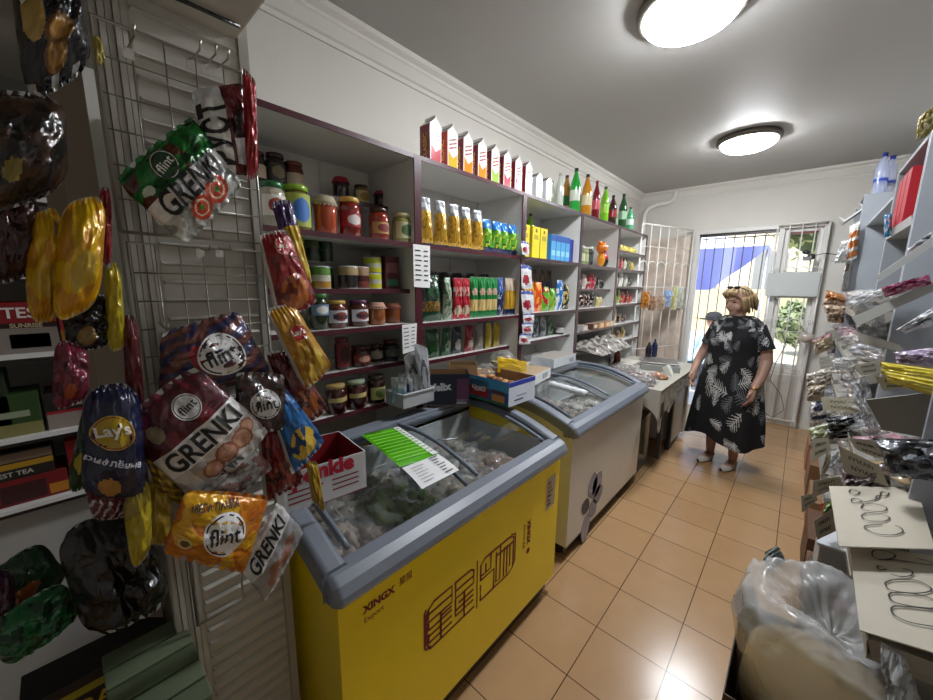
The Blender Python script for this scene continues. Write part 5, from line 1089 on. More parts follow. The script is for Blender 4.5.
for i, (x, y, cols, lb, r) in enumerate(fz2): frozen(O2, x-.05, y, .70+.015*(i % 3), r*1.08, cols, lb, seed=220+i)
for i in range(9):
    c = [V(-1.33, 2.56+i*.043, .70), V(-.93, 2.56+i*.043, .70), V(-.93, 2.60+i*.043, .54), V(-1.33, 2.60+i*.043, .54)]
    pouch('ice_cream_pack', c, (0, -1, .6), .012, lambda u, v: 'b4b0a4' if nz(u, v, 1, 6) > 0 else '8c887c', 'long flat frozen pack standing on edge at the far end of the white freezer', 'frozen pack', 'flat frozen packs in the white freezer', seed=240+i, nu=14, nv=8)
c = [V(-1.0, 2.0, .72), V(-.9, 2.12, .74), V(-.9, 2.12, .6), V(-1.0, 2.0, .6)]
mb = MB(); mb.quad([V(-1.08, 2.02, .765), V(-.92, 2.04, .72), V(-.92, 2.2, .72), V(-1.08, 2.2, .765)][::1], '3c5c34', 'card', .01); o = mb.build('frozen_box', loc=(-1, 2.1, .72)); tag(o, 'flat dark green frozen food carton in the white freezer', 'box')
# scoop handle wire
mb = MB(); mb.tube([V(-1.33, 1.14, .78), V(-1.3, 1.14, .84), V(-1.22, 1.2, .835), V(-1.2, 1.26, .83), V(-1.22, 1.34, .835)], .004, 6, 'c8ccd0', 'metal'); o = mb.build('wire_handle', loc=(-1.25, 1.2, .8)); tag(o, 'bent wire handle standing up at the back of the yellow freezer', 'hook')
# ================================================================ COUNTER BY THE DOOR
ct = thing('counter_table', (-1.15, 3.75, 0), 'low serving table with a pale cloth beyond the white freezer', 'table')
O = V(-1.15, 3.75, 0)
def cb(a, b, col, nm, mat='plastic'): q = MB(); q.box(Vector(a)-O, Vector(b)-O, col, mat); return q.build(nm, ct, bevel=.003)
cb((-1.42, 3.12, .755), (-.74, 4.5, .785), 'c4c0b8', 'tabletop')
cb((-1.4, 4.38, 0.05), (-.78, 4.46, .755), 'd0cec8', 'side_panel'); cb((-.83, 3.5, 0.05), (-.79, 3.53, .755), '4a4a50', 'leg', 'dmetal'); cb((-1.38, 3.14, 0), (-1.34, 3.18, .755), '4a4a50', 'leg', 'dmetal'); cb((-.84, 3.9, 0), (-.80, 3.94, .755), '3a3a40', 'leg', 'dmetal')
cb((-1.38, 3.96, .06), (-.8, 4.36, .755), 'bcbab6', 'cabinet_body')
mb = MB()
def hem(u): return .2+.05*sin(u*9)+(.14*max(0, 1-abs(u-.02)/.1))+.03*sin(u*31)
mb.surf(lambda u, v: V(-.735+.006*sin(u*40)*v, 3.1+1.42*u, .79-v*hem(u)*(1 if u < .62 else .7)), 70, 10, lambda u, v: 'b2aea2' if nz(u*3, v, 5, 6) > -.12 else '8c8676', 'cloth')
mb.surf(lambda u, v: V(-1.42+.69*u, 3.1+1.42*v, .7905), 4, 8, 'aaa69a', 'cloth'); mb.surf(lambda u, v: V(-1.42+.685*u, 3.1, .79-v*(.16+.05*sin(u*12)+.12*max(0, u-.8)/.2)), 24, 6, 'aaa69a', 'cloth')
mb.box((-.731, 3.14, .56), (-.728, 3.22, .68), '4c4438', 'card'); 
o = mb.build('tablecloth', loc=(-1.08, 3.8, .79)); tag(o, 'pale cream tablecloth with a hanging corner on the serving table', 'tablecloth')
mb = MB(); mb.box((-1.35, 3.2, 0), (-.88, 3.46, .5), '17171a', 'gloss'); o = mb.build('storage_crate', loc=(-1.1, 3.3, 0), bevel=.01); tag(o, 'black crate stored under the serving table', 'crate')
def scale_():
    r = thing('weighing_scale', (-.98, 4.0, .792), 'flat grey weighing scale on the serving table', 'scale', rz=.25)
    mb = MB(); mb.box((-.17, -.17, 0), (.17, .17, .06), '9a9c98', 'plastic'); mb.build('base', r, bevel=.006)
    mb = MB(); mb.box((-.16, -.16, .066), (.16, .14, .08), 'b0b0ac', 'metal'); mb.build('pan', r, bevel=.004)
    mb = MB(); mb.box((.172, -.1, .01), (.176, .1, .05), 'd0dcc8', 'gloss'); mb.build('display', r)
scale_()
mb = MB(); mb.box((-.05, -.04, 0), (.0, .04, .1), 'd8d8cc', 'card'); o = mb.build('price_card'); o.location = (-.8, 3.75, .792); o.rotation_euler = (0, -.5, 0); tag(o, 'small white price card leaning at the edge of the serving table', 'card')
for i, (x, y, r, cl, lb) in enumerate(((-1.2, 3.25, .1, ['7a5c58', '8c7470', '5c4440'], 'clear bag of reddish sweets at the near end of the serving table'), (-1.0, 3.4, .11, ['6c5450', '8a706c', 'a89890'], 'clear bag of brownish sweets in the middle of the serving table'), (-.88, 3.55, .07, ['a8642c', 'b87434'], 'orange brown pastry bag at the front edge of the serving table'), (-1.2, 3.6, .11, ['8c807c', 'a89c98'], 'pale bag of sweets at the back of the serving table'), (-.9, 3.25, .08, ['8a7c78', '6c5c5a'], 'small clear bag of sweets at the near front corner of the table'))):
    heap('sweets_bag', (x, y, .793), r, cl, lb, 'bag', (1, 1.2, .5), 40, 300+i, .018)
carton('paper_tray', (-1.3, 3.95, .793), (.22, .3, .03), six('c8c4b8'), 'shallow cream tray at the back of the serving table', 'tray')
carton('flat_box', (-1.1, 4.32, .793), (.3, .2, .035), six('b0aca4', '8c8884'), 'flat grey box at the far end of the serving table', 'box')
for i, (px, c, cp, lb, h) in enumerate(((617, '5c2418', '3c1410', 'tall dark brown bottle standing at the back of the serving table', .2), (663, '14162a', '20202c', 'dark navy bottle on the serving table near the gate', .17), (668, '20264c', '1a1c3c', 'blue bottle beside the navy one on the serving table', .2))):
    p = onX(px, 362, -1.32+.1*i); o = bottle(.034, h, c, cp, None)(); o.location = (p.x if i == 0 else -1.22+.03*i, p.y if i == 0 else 4.33+.1*(i-1), .793 if i == 0 else .83); o['label'] = lb
# goods hanging on the folding gate
gx = lambda t: V(ax, ay, 0).lerp(V(bx_, by_, 0), t)
gout = V(ay-by_, -(ax-bx_), 0).normalized()
if gout.x < 0: gout = -gout
for i, (t, w, z, h, c, c2, lb) in enumerate(((.86, .17, 1.55, .2, 'b8782c', '8c5418', 'orange brown snack bag, leftmost on the white gate'), (.72, .17, 1.5, .18, 'a88060', '7c5c40', 'brown snack bag, second from the left on the white gate'), (.56, .15, 1.5, .17, '9a8068', 'b89c80', 'beige nut bag on the white gate'), (.44, .16, 1.56, .2, '6c8cb8', 'a8b8cc', 'blue and white packet on the white gate'), (.3, .12, 1.62, .3, 'b8b45c', 'd8d8c8', 'pale yellow long packet on the white gate'), (.18, .1, 1.6, .26, 'c8ccb8', 'a8b0a8', 'whitish packet at the hinge end of the white gate'))):
    a = gx(t+w*.5)+gout*.03; b = gx(t-w*.5)+gout*.03
    pouch('snack_bag', [V(a.x, a.y, z), V(b.x, b.y, z), V(b.x, b.y, z-h), V(a.x, a.y, z-h)], gout, .025, (lambda c, c2, i: lambda u, v: c if nz(u, v, i, 6) > -.05 else c2)(c, c2, i), lb, 'snack bag', seed=320+i, nu=14, nv=14)
# ================================================================ RIGHT SHELVING
RP = '9a9fa6'
def runit(y0, y1, zs, ztop, label, xf=.33, xb=.70):
    yc = (y0+y1)/2; O = V(.5, yc, 0); root = thing('display_shelving', O, label, 'shelving')
    for y in (y0, y1-.018): q = MB(); q.box(V(xf, y, 0)-O, V(xb, y+.018, ztop)-O, RP, 'plastic'); q.build('side_panel', root, bevel=.0015)
    q = MB(); q.box(V(xb-.008, y0+.018, .05)-O, V(xb, y1-.018, ztop)-O, '9a9c9c', 'plastic'); q.build('back_panel', root)
    for (z, dx, dz) in zs:   # sloping trays: low front edge at xf-dx
        s = MB(); a = V(xf-dx, y0+.02, z)-O; b = V(xb-.01, y0+.02, z+dz)-O; w = V(0, y1-y0-.04, 0); t = V(0, 0, -.012)
        s.add([a, a+w, b+w, b, a+t, a+w+t, b+w+t, b+t], [(3, 2, 1, 0), (4, 5, 6, 7), (0, 1, 5, 4), (1, 2, 6, 5), (2, 3, 7, 6), (3, 0, 4, 7)], '7a766c' if y0 == 1.75 else '98948b', 'plastic'); tr = s.build('tray', root)
        for yy in ((0, y1-y0-.045) if y0 == 1.75 else (0, (y1-y0-.045)*.5, y1-y0-.045)):
            s = MB(); h = V(0, 0, .05); e = V(0, .006, 0); A_ = a+V(0, yy, .001); B2 = b+V(0, yy, .001)
            s.add([A_, B2, B2+h, A_+h*.7, A_+e, B2+e, B2+h+e, A_+h*.7+e], [(0, 1, 2, 3), (7, 6, 5, 4), (3, 2, 6, 7), (0, 3, 7, 4), (1, 0, 4, 5)], '8c887c' if y0 == 1.75 else '9d998f', 'plastic'); s.build('divider', tr)
        s = MB(); s.add([a, a+w, a+w+V(-.005, 0, .03), a+V(-.005, 0, .03), a+V(.005, 0, 0), a+w+V(.005, 0, 0), a+w+V(-.001, 0, .03), a+V(-.001, 0, .03)], [(0, 3, 2, 1), (4, 5, 6, 7), (3, 7, 6, 2), (0, 4, 7, 3), (1, 2, 6, 5)], 'a39f94', 'plastic'); s.build('front_lip', tr)
    q = MB(); q.box(V(xf, y0+.018, ztop-.02)-O, V(xb, y1-.018, ztop)-O, RP, 'plastic'); q.build('top', root)
    return root
LV = [(.28, .08, .14), (.56, .08, .16), (.84, .07, .18), (1.12, .06, .18), (1.42, .06, .2), (1.70, .05, .22)]
runit(1.75, 2.66, LV[:3], 2.28, 'grey display shelving with sloping trays, second from the camera on the right')
runit(2.67, 3.42, LV[:5]+[(1.9, .0, .004)], 2.28, 'grey display shelving holding red packets on its upper shelf, on the right')
runit(3.43, 4.74, LV[:5], 2.15, 'long grey display shelving section in the middle of the right side')
runit(4.75, 5.45, LV[:4], 2.40, 'tall end section of grey display shelving near the door', xf=.285)
runit(1.08, 1.74, [(.80, .12, .04)], .84, 'low display shelving nearest the camera on the right', xf=.32)
# white tilted tray and white bag at the far left of the right shelving
mb = MB(); mb.box((-.08, -.13, 0), (.08, .13, .012), 'd4d4d0', 'plastic'); mb.box((-.08, -.13, .012), (-.07, .13, .06), 'd4d4d0', 'plastic'); mb.box((.07, -.13, .012), (.08, .13, .06), 'c4c4c0', 'plastic')
o = mb.build('plastic_tray'); o.location = (.25, 4.9, 2.24); o.rotation_euler = (0, -.75, 0); tag(o, 'white tray leaning out at the top of the far end of the right shelving', 'tray')
bagY = lambda px, Y: [onY(a, b, Y) for a, b in px]
def hang(name, px, Y, paint, label, cat='bag', out=(-.3, -1, .1), bulge=.05, **k):
    return pouch(name, bagY(px, Y), out, bulge, paint, label, cat, **k)
hang('snack_bag', ((850, 225), (861, 220), (857, 258), (846, 262)), 4.7, lambda u, v: 'b87040' if v > .15 and sin(v*24) > -.4 else 'd8d8d4', 'white and orange packet hanging at the far end of the right shelving', bulge=.03, seed=401)
hang('plastic_bag', ((842, 241), (852, 239), (850, 262), (833, 264)), 4.72, 'e0e2e2', 'white crumpled plastic bag beside the orange packet near the door', 'plastic bag', seed=402, wr=.03)
hang('plastic_bag', ((846, 262), (853, 262), (848, 292), (840, 292)), 4.72, lambda u, v: '5c4c3c' if inside(u, v, .5, .2, .3, .14) < 1 else 'a8a8a4', 'greyish hanging bag with a dark knot near the door', 'plastic bag', seed=403, wr=.02)
hang('bread_bag', ((826, 290), (848, 296), (845, 310), (822, 306)), 4.4, lambda u, v: 'a8703c' if v < .5 else 'b89c84', 'brown pastry bag at the far end of the right shelving', seed=404, wr=.03)
hang('bread_bag', ((822, 304), (846, 306), (844, 324), (828, 322)), 4.3, lambda u, v: 'b8a490' if nz(u, v, 3, 8) > -.1 else '8c6c54', 'beige crumpled bag under the brown pastry bag', seed=405, wr=.03)
hang('bread_bag', ((812, 340), (832, 332), (834, 348), (814, 356)), 4.6, lambda u, v: '9a6c74' if v < .2 else 'c4b49c', 'cream bag with a pink edge on the far trays', seed=406, wr=.03)
hang('bread_bag', ((806, 374), (832, 366), (834, 384), (806, 392)), 4.2, lambda u, v: 'd4cec4' if nz(u, v, 3, 8) > -.15 else 'a09080', 'whitish crumpled bag on the far middle trays', seed=407, wr=.03)
hang('bread_bag', ((808, 386), (826, 384), (824, 400), (806, 402)), 3.9, lambda u, v: 'c8bca8' if nz(u, v, 3, 8) > -.1 else '9a8a78', 'beige bag under the whitish one on the far trays', seed=408, wr=.03)
hang('bread_bag', ((810, 402), (826, 400), (828, 424), (812, 426)), 3.7, lambda u, v: ('3c3c54' if (v > .6 and v < .75) or (u > .4 and v < .4) else 'd0ccc8'), 'white bag with dark blue print on the far lower trays', seed=409, wr=.03)
hang('bread_bag', ((808, 428), (836, 420), (836, 440), (810, 446)), 3.3, lambda u, v: 'c8ccb8' if nz(u, v, 3, 8) > -.1 else 'a8b07c', 'greenish white bag low on the far trays', seed=410, wr=.03)
# tray goods nearer
hang('clear_bag', ((846, 300), (900, 282), (912, 292), (856, 318)), 2.58, lambda u, v: 'cfd2d4' if nz(u, v, 4, 8) > -.2 else 'a8a4a6', 'white clear plastic bag spilling over a tray under the red packets', seed=411, wr=.03, mat='filmthick')
hang('sweets_bag', ((880, 288), (930, 274), (933, 284), (884, 298)), 2.5, lambda u, v: 'a83c68' if nz(u, v, 4, 9) > -.1 else 'c88ca4', 'bag of crimson pink sweets on an upper right tray', 'sweets bag', seed=412, wr=.03)
hang('clear_bag', ((853, 316), (884, 308), (888, 334), (858, 342)), 2.6, lambda u, v: 'a8a8a6' if nz(u, v, 4, 8) > -.1 else '8a8884', 'clear bag hanging under the pink sweets tray', seed=413, wr=.03, mat='filmthick')
hang('clear_bag', ((896, 330), (950, 296), (960, 318), (905, 334)), 2.25, lambda u, v: 'dcdfe2' if nz(u, v, 4, 6) > -.2 else 'b4b8bc', 'shiny white plastic bag at the right edge above the yellow packets', seed=414, wr=.03, bulge=.04)
hang('clear_bag', ((905, 250), (960, 215), (970, 230), (912, 256)), 2.5, lambda u, v: 'dcdfe2' if nz(u, v, 4, 6) > -.2 else 'b4b8bc', 'clear plastic bag on the uppermost tray at the right edge', seed=415, wr=.03)
hang('clear_bag', ((830, 358), (856, 356), (862, 372), (838, 374)), 3.0, lambda u, v: 'c8c8c6', 'clear crumpled bag on the middle far tray', seed=416, wr=.03, mat='filmthick')
hang('sweets_bag', ((893, 352), (950, 345), (950, 366), (896, 366)), 2.2, lambda u, v: 'a898b0' if nz(u, v, 4, 9) > -.1 else 'c8bccc', 'bag of lilac sweets behind the yellow spaghetti on the right', 'sweets bag', seed=417, wr=.02)
for i, (px, lb) in enumerate(((((880, 361), (960, 372), (960, 392), (880, 374)), 'bright yellow spaghetti packet lying on the right trays, upper'), (((882, 370), (960, 384), (960, 404), (886, 382)), 'bright yellow spaghetti packet lying on the right trays, lower'))):
    hang('spaghetti_packet', px, 1.95-.05*i, lambda u, v: 'd0b81c' if sin(v*50) > -.6 else 'e4d87c', lb, 'packet', bulge=.03, seed=420+i)
hang('clear_bag', ((848, 380), (866, 376), (884, 428), (870, 440)), 2.25, lambda u, v: 'c4c8ca' if nz(u, v, 4, 8) > -.2 else '8c9094', 'long clear crumpled bag running down between the price cards', seed=422, wr=.04, mat='filmthick')
for i, (px, lb, c) in enumerate(((((824, 418), (868, 412), (872, 424), (828, 430)), 'dark row of dried fruit bags under a price card, upper', '24262a'), (((826, 430), (872, 424), (876, 436), (828, 440)), 'dark row of dried fruit bags under a price card, lower', '2c2a2c'))):
    hang('dried_fruit_bag', px, 2.7, (lambda c: lambda u, v: c if nz(u, v, 2, 7) > -.12 else 'a8acae')(c), lb, 'bag', seed=424+i, wr=.03)
hang('clear_bag', ((872, 438), (960, 440), (970, 486), (890, 476)), 1.7, lambda u, v: '4c4e54' if nz(u, v, 4, 6) > 0 else '8c9096', 'shiny dark clear bag with grey goods at the right edge', seed=426, wr=.04, bulge=.06)
hang('clear_bag', ((840, 470), (888, 462), (892, 488), (846, 492)), 1.85, lambda u, v: '6c5c60' if nz(u, v, 4, 7) > 0 else '9c9494', 'clear bag of mauve goods behind the biggest price card', seed=427, wr=.03)
hang('clear_bag', ((830, 450), (842, 448), (846, 474), (834, 476)), 2.2, lambda u, v: 'b8bcc0', 'narrow clear bag between two small price cards', seed=428, wr=.03, mat='filmthick')
hang('food_packet', ((820, 504), (834, 500), (838, 514), (824, 522)), 2.0, lambda u, v: '5c6a30' if u > .4 else '8c2420', 'small red and green packet low beside the price cards', 'packet', seed=429)
# grey tray end boards
def board(px, Y, col, label, dy=0):
    a = [onY(x, y, Y+(dy if i in (2, 3) else 0)) for i, (x, y) in enumerate(px)]; ctr = sum(a, V(0, 0, 0))/4; q = MB(); q.quad([p-ctr for p in a][::-1], col, 'card', .008); o = q.build('tray_board'); o.location = ctr; tag(o, label, 'board'); return o
board(((866, 400), (935, 392), (937, 440), (882, 430)), 1.95, '7c776e', 'large grey brown board closing a tray, right of the long clear bag')
board(((852, 318), (935, 280), (936, 290), (858, 326)), 2.5, 'b4b4ae', 'long pale board sloping under the crimson sweets')
board(((876, 276), (940, 232), (942, 240), (879, 282)), 2.4, 'b8bab8', 'pale sloping tray edge above the crimson sweets')
board(((856, 332), (900, 345), (904, 352), (862, 344)), 2.55, 'aaa69c', 'thin pale board under the hanging clear bag')
# price cards
def pcard(px, Y, label, t=None, dy=0, lines=2, seed=0, col='b8b29e'):
    a = [onY(x, y, Y+(dy if i in (0, 1) else 0)) for i, (x, y) in enumerate(px)]; ctr = sum(a, V(0, 0, 0))/4; a = [p-ctr for p in a]
    r = thing('price_card', ctr, label, 'price card'); q = MB(); q.quad(a[::-1], col, 'card', .0015); q.build('card', r)
    n = (a[3]-a[0]).cross(a[1]-a[0]).normalized()
    if n.dot(CAM-ctr) < 0: n = -n
    q = MB(); rnd = random.Random(seed)
    for k in range(lines):
        v0 = .3+.4*k/max(1, lines-1) if lines > 1 else .5; ptsl = []
        for i in range(40): u = .2+.6*i/39; ptsl.append(lerp2(a, u+.02*sin(i*1.1+k), v0+.09*sin(i*.9+k*2)))
        ribbon(q, ptsl, .0022, n, '3c3a34', off=.0015)
    q.build('handwriting', r); return r
cards = [(((821, 397), (861, 399), (865, 413), (823, 410)), 2.9, 'pale price card above the dark dried fruit bags'), (((854, 365), (880, 360), (881, 373), (861, 376)), 2.3, 'pale price card left of the yellow spaghetti'), (((874, 376), (920, 381), (905, 387), (884, 391)), 1.9, 'pale price card under the yellow spaghetti'),
 (((848, 438), (871, 440), (902, 468), (857, 450)), 1.95, 'sloping price card left of the shiny dark bag'), (((838, 445), (880, 466), (889, 487), (844, 472)), 1.8, 'tilted grey price card just above the biggest one'), (((812, 439), (829, 438), (831, 450), (811, 463)), 2.7, 'small price card, upper one along the aisle edge'),
 (((822, 468), (827, 451), (835, 459), (821, 480)), 2.4, 'small folded price card in the middle along the aisle edge'), (((813, 481), (840, 476), (842, 486), (812, 498)), 2.05, 'small price card left of the biggest one'), (((814, 521), (832, 509), (836, 531), (817, 540)), 1.85, 'small price card hanging below the biggest one'), (((801, 496), (815, 493), (818, 500), (802, 513)), 2.3, 'small leaning price card lowest along the aisle edge')]
for i, (px, Y, lb) in enumerate(cards): pcard(px, Y, lb, seed=i, lines=2, col=['b8b49c', 'bcb8a6', 'b8b294', 'b4ae9c', 'a8a090', 'aca694', 'a49e8a', 'aea896', 'a8a292', 'a09a88'][i])
def bigcard(px, Z, label, strokes, name='price_card', z2=0):
    a = [onZ(x, y, Z+(z2 if i in (1, 2) else 0)) for i, (x, y) in enumerate(px)]; ctr = sum(a, V(0, 0, 0))/4; a = [p-ctr for p in a]
    r = thing(name, ctr, label, 'price card'); q = MB(); q.quad(a[::-1], 'b9b2a2', 'card', .003); q.build('card', r)
    n = V(0, 0, 1); q = MB()
    for s in strokes:
        pts = [onZ(x, y, Z+.002)-ctr for x, y in s]; sm = []
        for i in range(len(pts)-1):
            p0, p1, p2, p3 = pts[max(i-1, 0)], pts[i], pts[i+1], pts[min(i+2, len(pts)-1)]
            for k in range(6):
                t = k/6; sm.append(.5*((2*p1)+(p2-p0)*t+(2*p0-5*p1+4*p2-p3)*t*t+(3*p1-p0-3*p2+p3)*t*t*t))
        sm.append(pts[-1]); ribbon(q, sm, .0032, n, '2e2c2a', off=.002)
    q.build('handwriting', r)
k1 = lambda pts: [(800+x*.2285, 480+y*.2286) for x, y in pts]
bigcard(((829, 486), (917, 487), (935, 549), (839, 546)), .93, 'largest cream price card with looping handwriting, the farther one', [k1(s) for s in (
    ((250, 48), (225, 42), (215, 55), (240, 66), (262, 55), (240, 48)), ((225, 85), (245, 82), (270, 95), (230, 100), (225, 85)), ((262, 95), (300, 95), (345, 80), (355, 55), (388, 58), (375, 72), (340, 70), (330, 85)), ((280, 105), (268, 125), (310, 138), (370, 138), (375, 120), (320, 105), (285, 105)), ((290, 145), (268, 160), (300, 180), (370, 182), (390, 165), (340, 148), (295, 145)), ((360, 198), (300, 200), (282, 210), (330, 235), (400, 243), (448, 230), (440, 210), (415, 200)))])
bigcard(((849, 543), (960, 560), (985, 668), (860, 630)), .88, 'largest cream price card with looping handwriting, the nearer one at the right edge', [k1(s) for s in (
    ((400, 350), (350, 350), (318, 335), (320, 312), (360, 310), (410, 325), (412, 342), (375, 352), (420, 352), (575, 375), (570, 360), (510, 345)), ((380, 392), (345, 395), (342, 378), (365, 385)), ((450, 390), (490, 402), (485, 420), (440, 425), (400, 415)), ((400, 440), (372, 455), (400, 485), (500, 498), (565, 490), (568, 470), (500, 440), (400, 438)), ((400, 495), (388, 510), (420, 540), (540, 562), (600, 558), (570, 520), (480, 498), (400, 495)), ((600, 572), (450, 555), (402, 560), (410, 590), (480, 625), (620, 650)))])
# red packets and top things
for i, (y, h) in enumerate(((3.02, .3), (3.14, .3), (3.26, .29))):
    carton('food_box', (.40, y, 1.905), (.14, .1, h), six('a80f20', '8c0c1c'), ['nearest', 'middle', 'farthest'][i]+' red box on the upper shelf of the right shelving', 'box', patches=())
o = hang('snack_bag', ((884, 214), (892, 213), (892, 236), (884, 238)), 3.2, lambda u, v: '3c8cc0' if nz(u, v, 3, 5) > -.1 else 'c8d4d8', 'blue and white packet beside the red boxes', seed=430, bulge=.03)
for i, (x, y, dz) in enumerate(((.40, 4.83, 0), (.46, 4.97, 0))):
    o = thing('water_bottle', (x-.03, y, 2.401), ('nearer' if i == 0 else 'farther')+' clear water bottle with a blue cap on top of the end section', 'bottle')
    mb = MB(); mb.lathe([(.036, 0), (.042, .012), (.041, .06), (.044, .08), (.04, .1), (.044, .14), (.044, .2), (.036, .25), (.015, .29), (.014, .305)], 18, 'b8c4e8', 'clear'); mb.build('body', o)
    mb = MB(); mb.lathe([(.017, .3), (.018, .303), (.017, .33), (0, .33)], 14, '1c2c8c', 'gloss'); mb.build('cap', o)
    mb = MB(); mb.lathe([(.0448, .1), (.0448, .125)], 18, '3048b0', 'gloss'); mb.f = mb.f[:18]; mb.c = mb.c[:18]; mb.m = mb.m[:18]; mb.s = mb.s[:18]; mb.build('label', o)
hang('gift_bag', ((918, 118), (945, 100), (950, 125), (915, 142)), 2.75, lambda u, v: '8c7c34' if nz(u, v, 4, 6) > -.1 else 'c8c49c', 'crumpled golden cellophane bag on top of the right shelving', seed=431, wr=.03)
# ---------------- floor boxes lower right
obox('cardboard_box', (.17, 1.37, .0), (.40, .44, .44), .0, '3c2a1c', '5c4430', 'dark brown open cardboard box on the floor at the lower right', patches=())
mb = MB(); mb.lathe([(.0, 0), (.155, .0), (.17, .06), (.172, .14), (.0, .17)], 30, '7c6034', 'matte'); mb.lathe([(.0, .165), (.17, .16), (.175, .34), (.165, .46), (.0, .48)], 30, '9c8458', 'matte')
o = mb.build('loaf_stack'); o.location = (.17, 1.37, .01); tag(o, 'golden brown baked goods packed inside the big clear bag', 'baked goods')
# big clear bag mouth
def bagfn(u, v):
    a = 2*PI*u; prof = [(.165, .02), (.185, .2), (.2, .4), (.22, .54), (.215, .62), (.17, .66), (.1, .63), (.05, .56), (.0, .54)]
    t = v*(len(prof)-1); i = min(int(t), len(prof)-2); f = t-i; r = prof[i][0]*(1-f)+prof[i+1][0]*f; z = prof[i][1]*(1-f)+prof[i+1][1]*f
    k = 1+.09*noise.noise(V(cos(a)*1.6, sin(a)*1.6, z*5))+(.05*noise.noise(V(cos(a)*6, sin(a)*6, z*12)) if v > .3 else 0)
    z += .05*noise.noise(V(cos(a)*1.3+5, sin(a)*1.3, 1))*v
    return V(cos(a)*r*k, sin(a)*r*k*1.02, z+.02*noise.noise(V(cos(a)*5, sin(a)*5, r*20))+.012*abs(noise.noise(V(cos(a)*14, sin(a)*14, r*50))))
mb = MB(); mb.surf(bagfn, 90, 50, 'e4e7e8', 'filmbig'); o = mb.build('plastic_bag'); o.location = (.18, 1.39, .04); tag(o, 'big clear plastic bag bulging out of the floor box at the lower right', 'plastic bag')
hang('paper_bag', ((733, 596), (752, 578), (758, 605), (742, 640)), 1.62, lambda u, v: 'a03c44' if noise.noise(V(u*9, v*12, 3)) > .12 else 'c8b8a8', 'crumpled white paper with red print beside the floor box', 'paper', seed=440, wr=.02, bulge=.02)
hang('plastic_bag', ((765, 552), (778, 545), (786, 560), (768, 575)), 1.66, lambda u, v: '7c8484', 'grey plastic bag corner sticking up behind the big clear bag', 'plastic bag', seed=441, wr=.03)
obox('cardboard_box', (.48, 1.3, .0), (.26, .4, .5), 0, '3c3024', '5c4a38', 'narrow cardboard box on the floor right of the big clear bag')
hang('clear_bag', ((880, 640), (905, 655), (930, 720), (890, 720)), 1.05, lambda u, v: 'b8bcbe' if nz(u, v, 4, 6) > -.2 else '8c9092', 'clear plastic bag hanging under the nearer big price card', seed=442, wr=.03, mat='filmthick')
mb = MB(); p = onZ(833, 552, .5); mb.box((-.05, -.09, 0), (.09, .09, .16), 'a8b0b8', 'plastic'); mb.box((-.06, -.1, .16), (.1, .1, .172), 'c8ccd0', 'plastic'); o = mb.build('plastic_box', bevel=.004); o.location = (p.x+.0, p.y, .4); tag(o, 'grey plastic box with a lid below the big price cards', 'box')
mb = MB(); mb.box((-.06, -.1, -.4), (.1, .1, -.002), '4c443c', 'card'); o = mb.build('box_stand'); o.location = (p.x, p.y, .4); o.name = 'cardboard_box'; tag(o, 'dark carton under the grey plastic box below the price cards', 'box')
for i, (x, y) in enumerate(((.2, 2.3), (.2, 2.75), (.22, 3.3), (.22, 3.9), (.22, 4.5))):
    carton('cardboard_box', (x+.06, y, 0), (.16, .38, .24+.03*(i % 2)), six(['6c4c30', '5c3c28', '8c6a48', '7c5a3c', 'a06848'][i]), ['nearest', 'second nearest', 'middle', 'second farthest', 'farthest'][i]+' brown carton on the floor under the right trays', 'box')
# generic fill of trays
rnd = random.Random(5); n = 0
for (y0, y1) in ((1.8, 2.6), (2.72, 3.38), (3.48, 4.7), (4.8, 5.4)):
    for (z, dx, dz) in LV[:(3 if y0 == 1.8 else 5)]:
        k = int((y1-y0)/.26)
        for i in range(k):
            cl = rnd.choice([['8c7c74', 'a89c94'], ['c8c0b4', 'b0a498'], ['5c4a44', '7c6a60'], ['a8a8ac', '8c8c94'], ['9a5c6c', 'b88c98'], ['b8a078', 'a08860']])
            nm = ['brownish', 'cream', 'dark brown', 'grey', 'rosy', 'golden'][[['8c7c74', 'a89c94'], ['c8c0b4', 'b0a498'], ['5c4a44', '7c6a60'], ['a8a8ac', '8c8c94'], ['9a5c6c', 'b88c98'], ['b8a078', 'a08860']].index(cl)]
            h_ = heap('sweets_bag', (.36, y0+(i+.5)*(y1-y0)/k, z+.075+.02), .095, cl, 'clear bag of '+nm+' sweets lying in a tray of the right shelving', 'sweets bag', (.9, 1.15, .55), 26, 500+n, .024); h_['group'] = nm+' sweets bags in the right trays'; n += 1
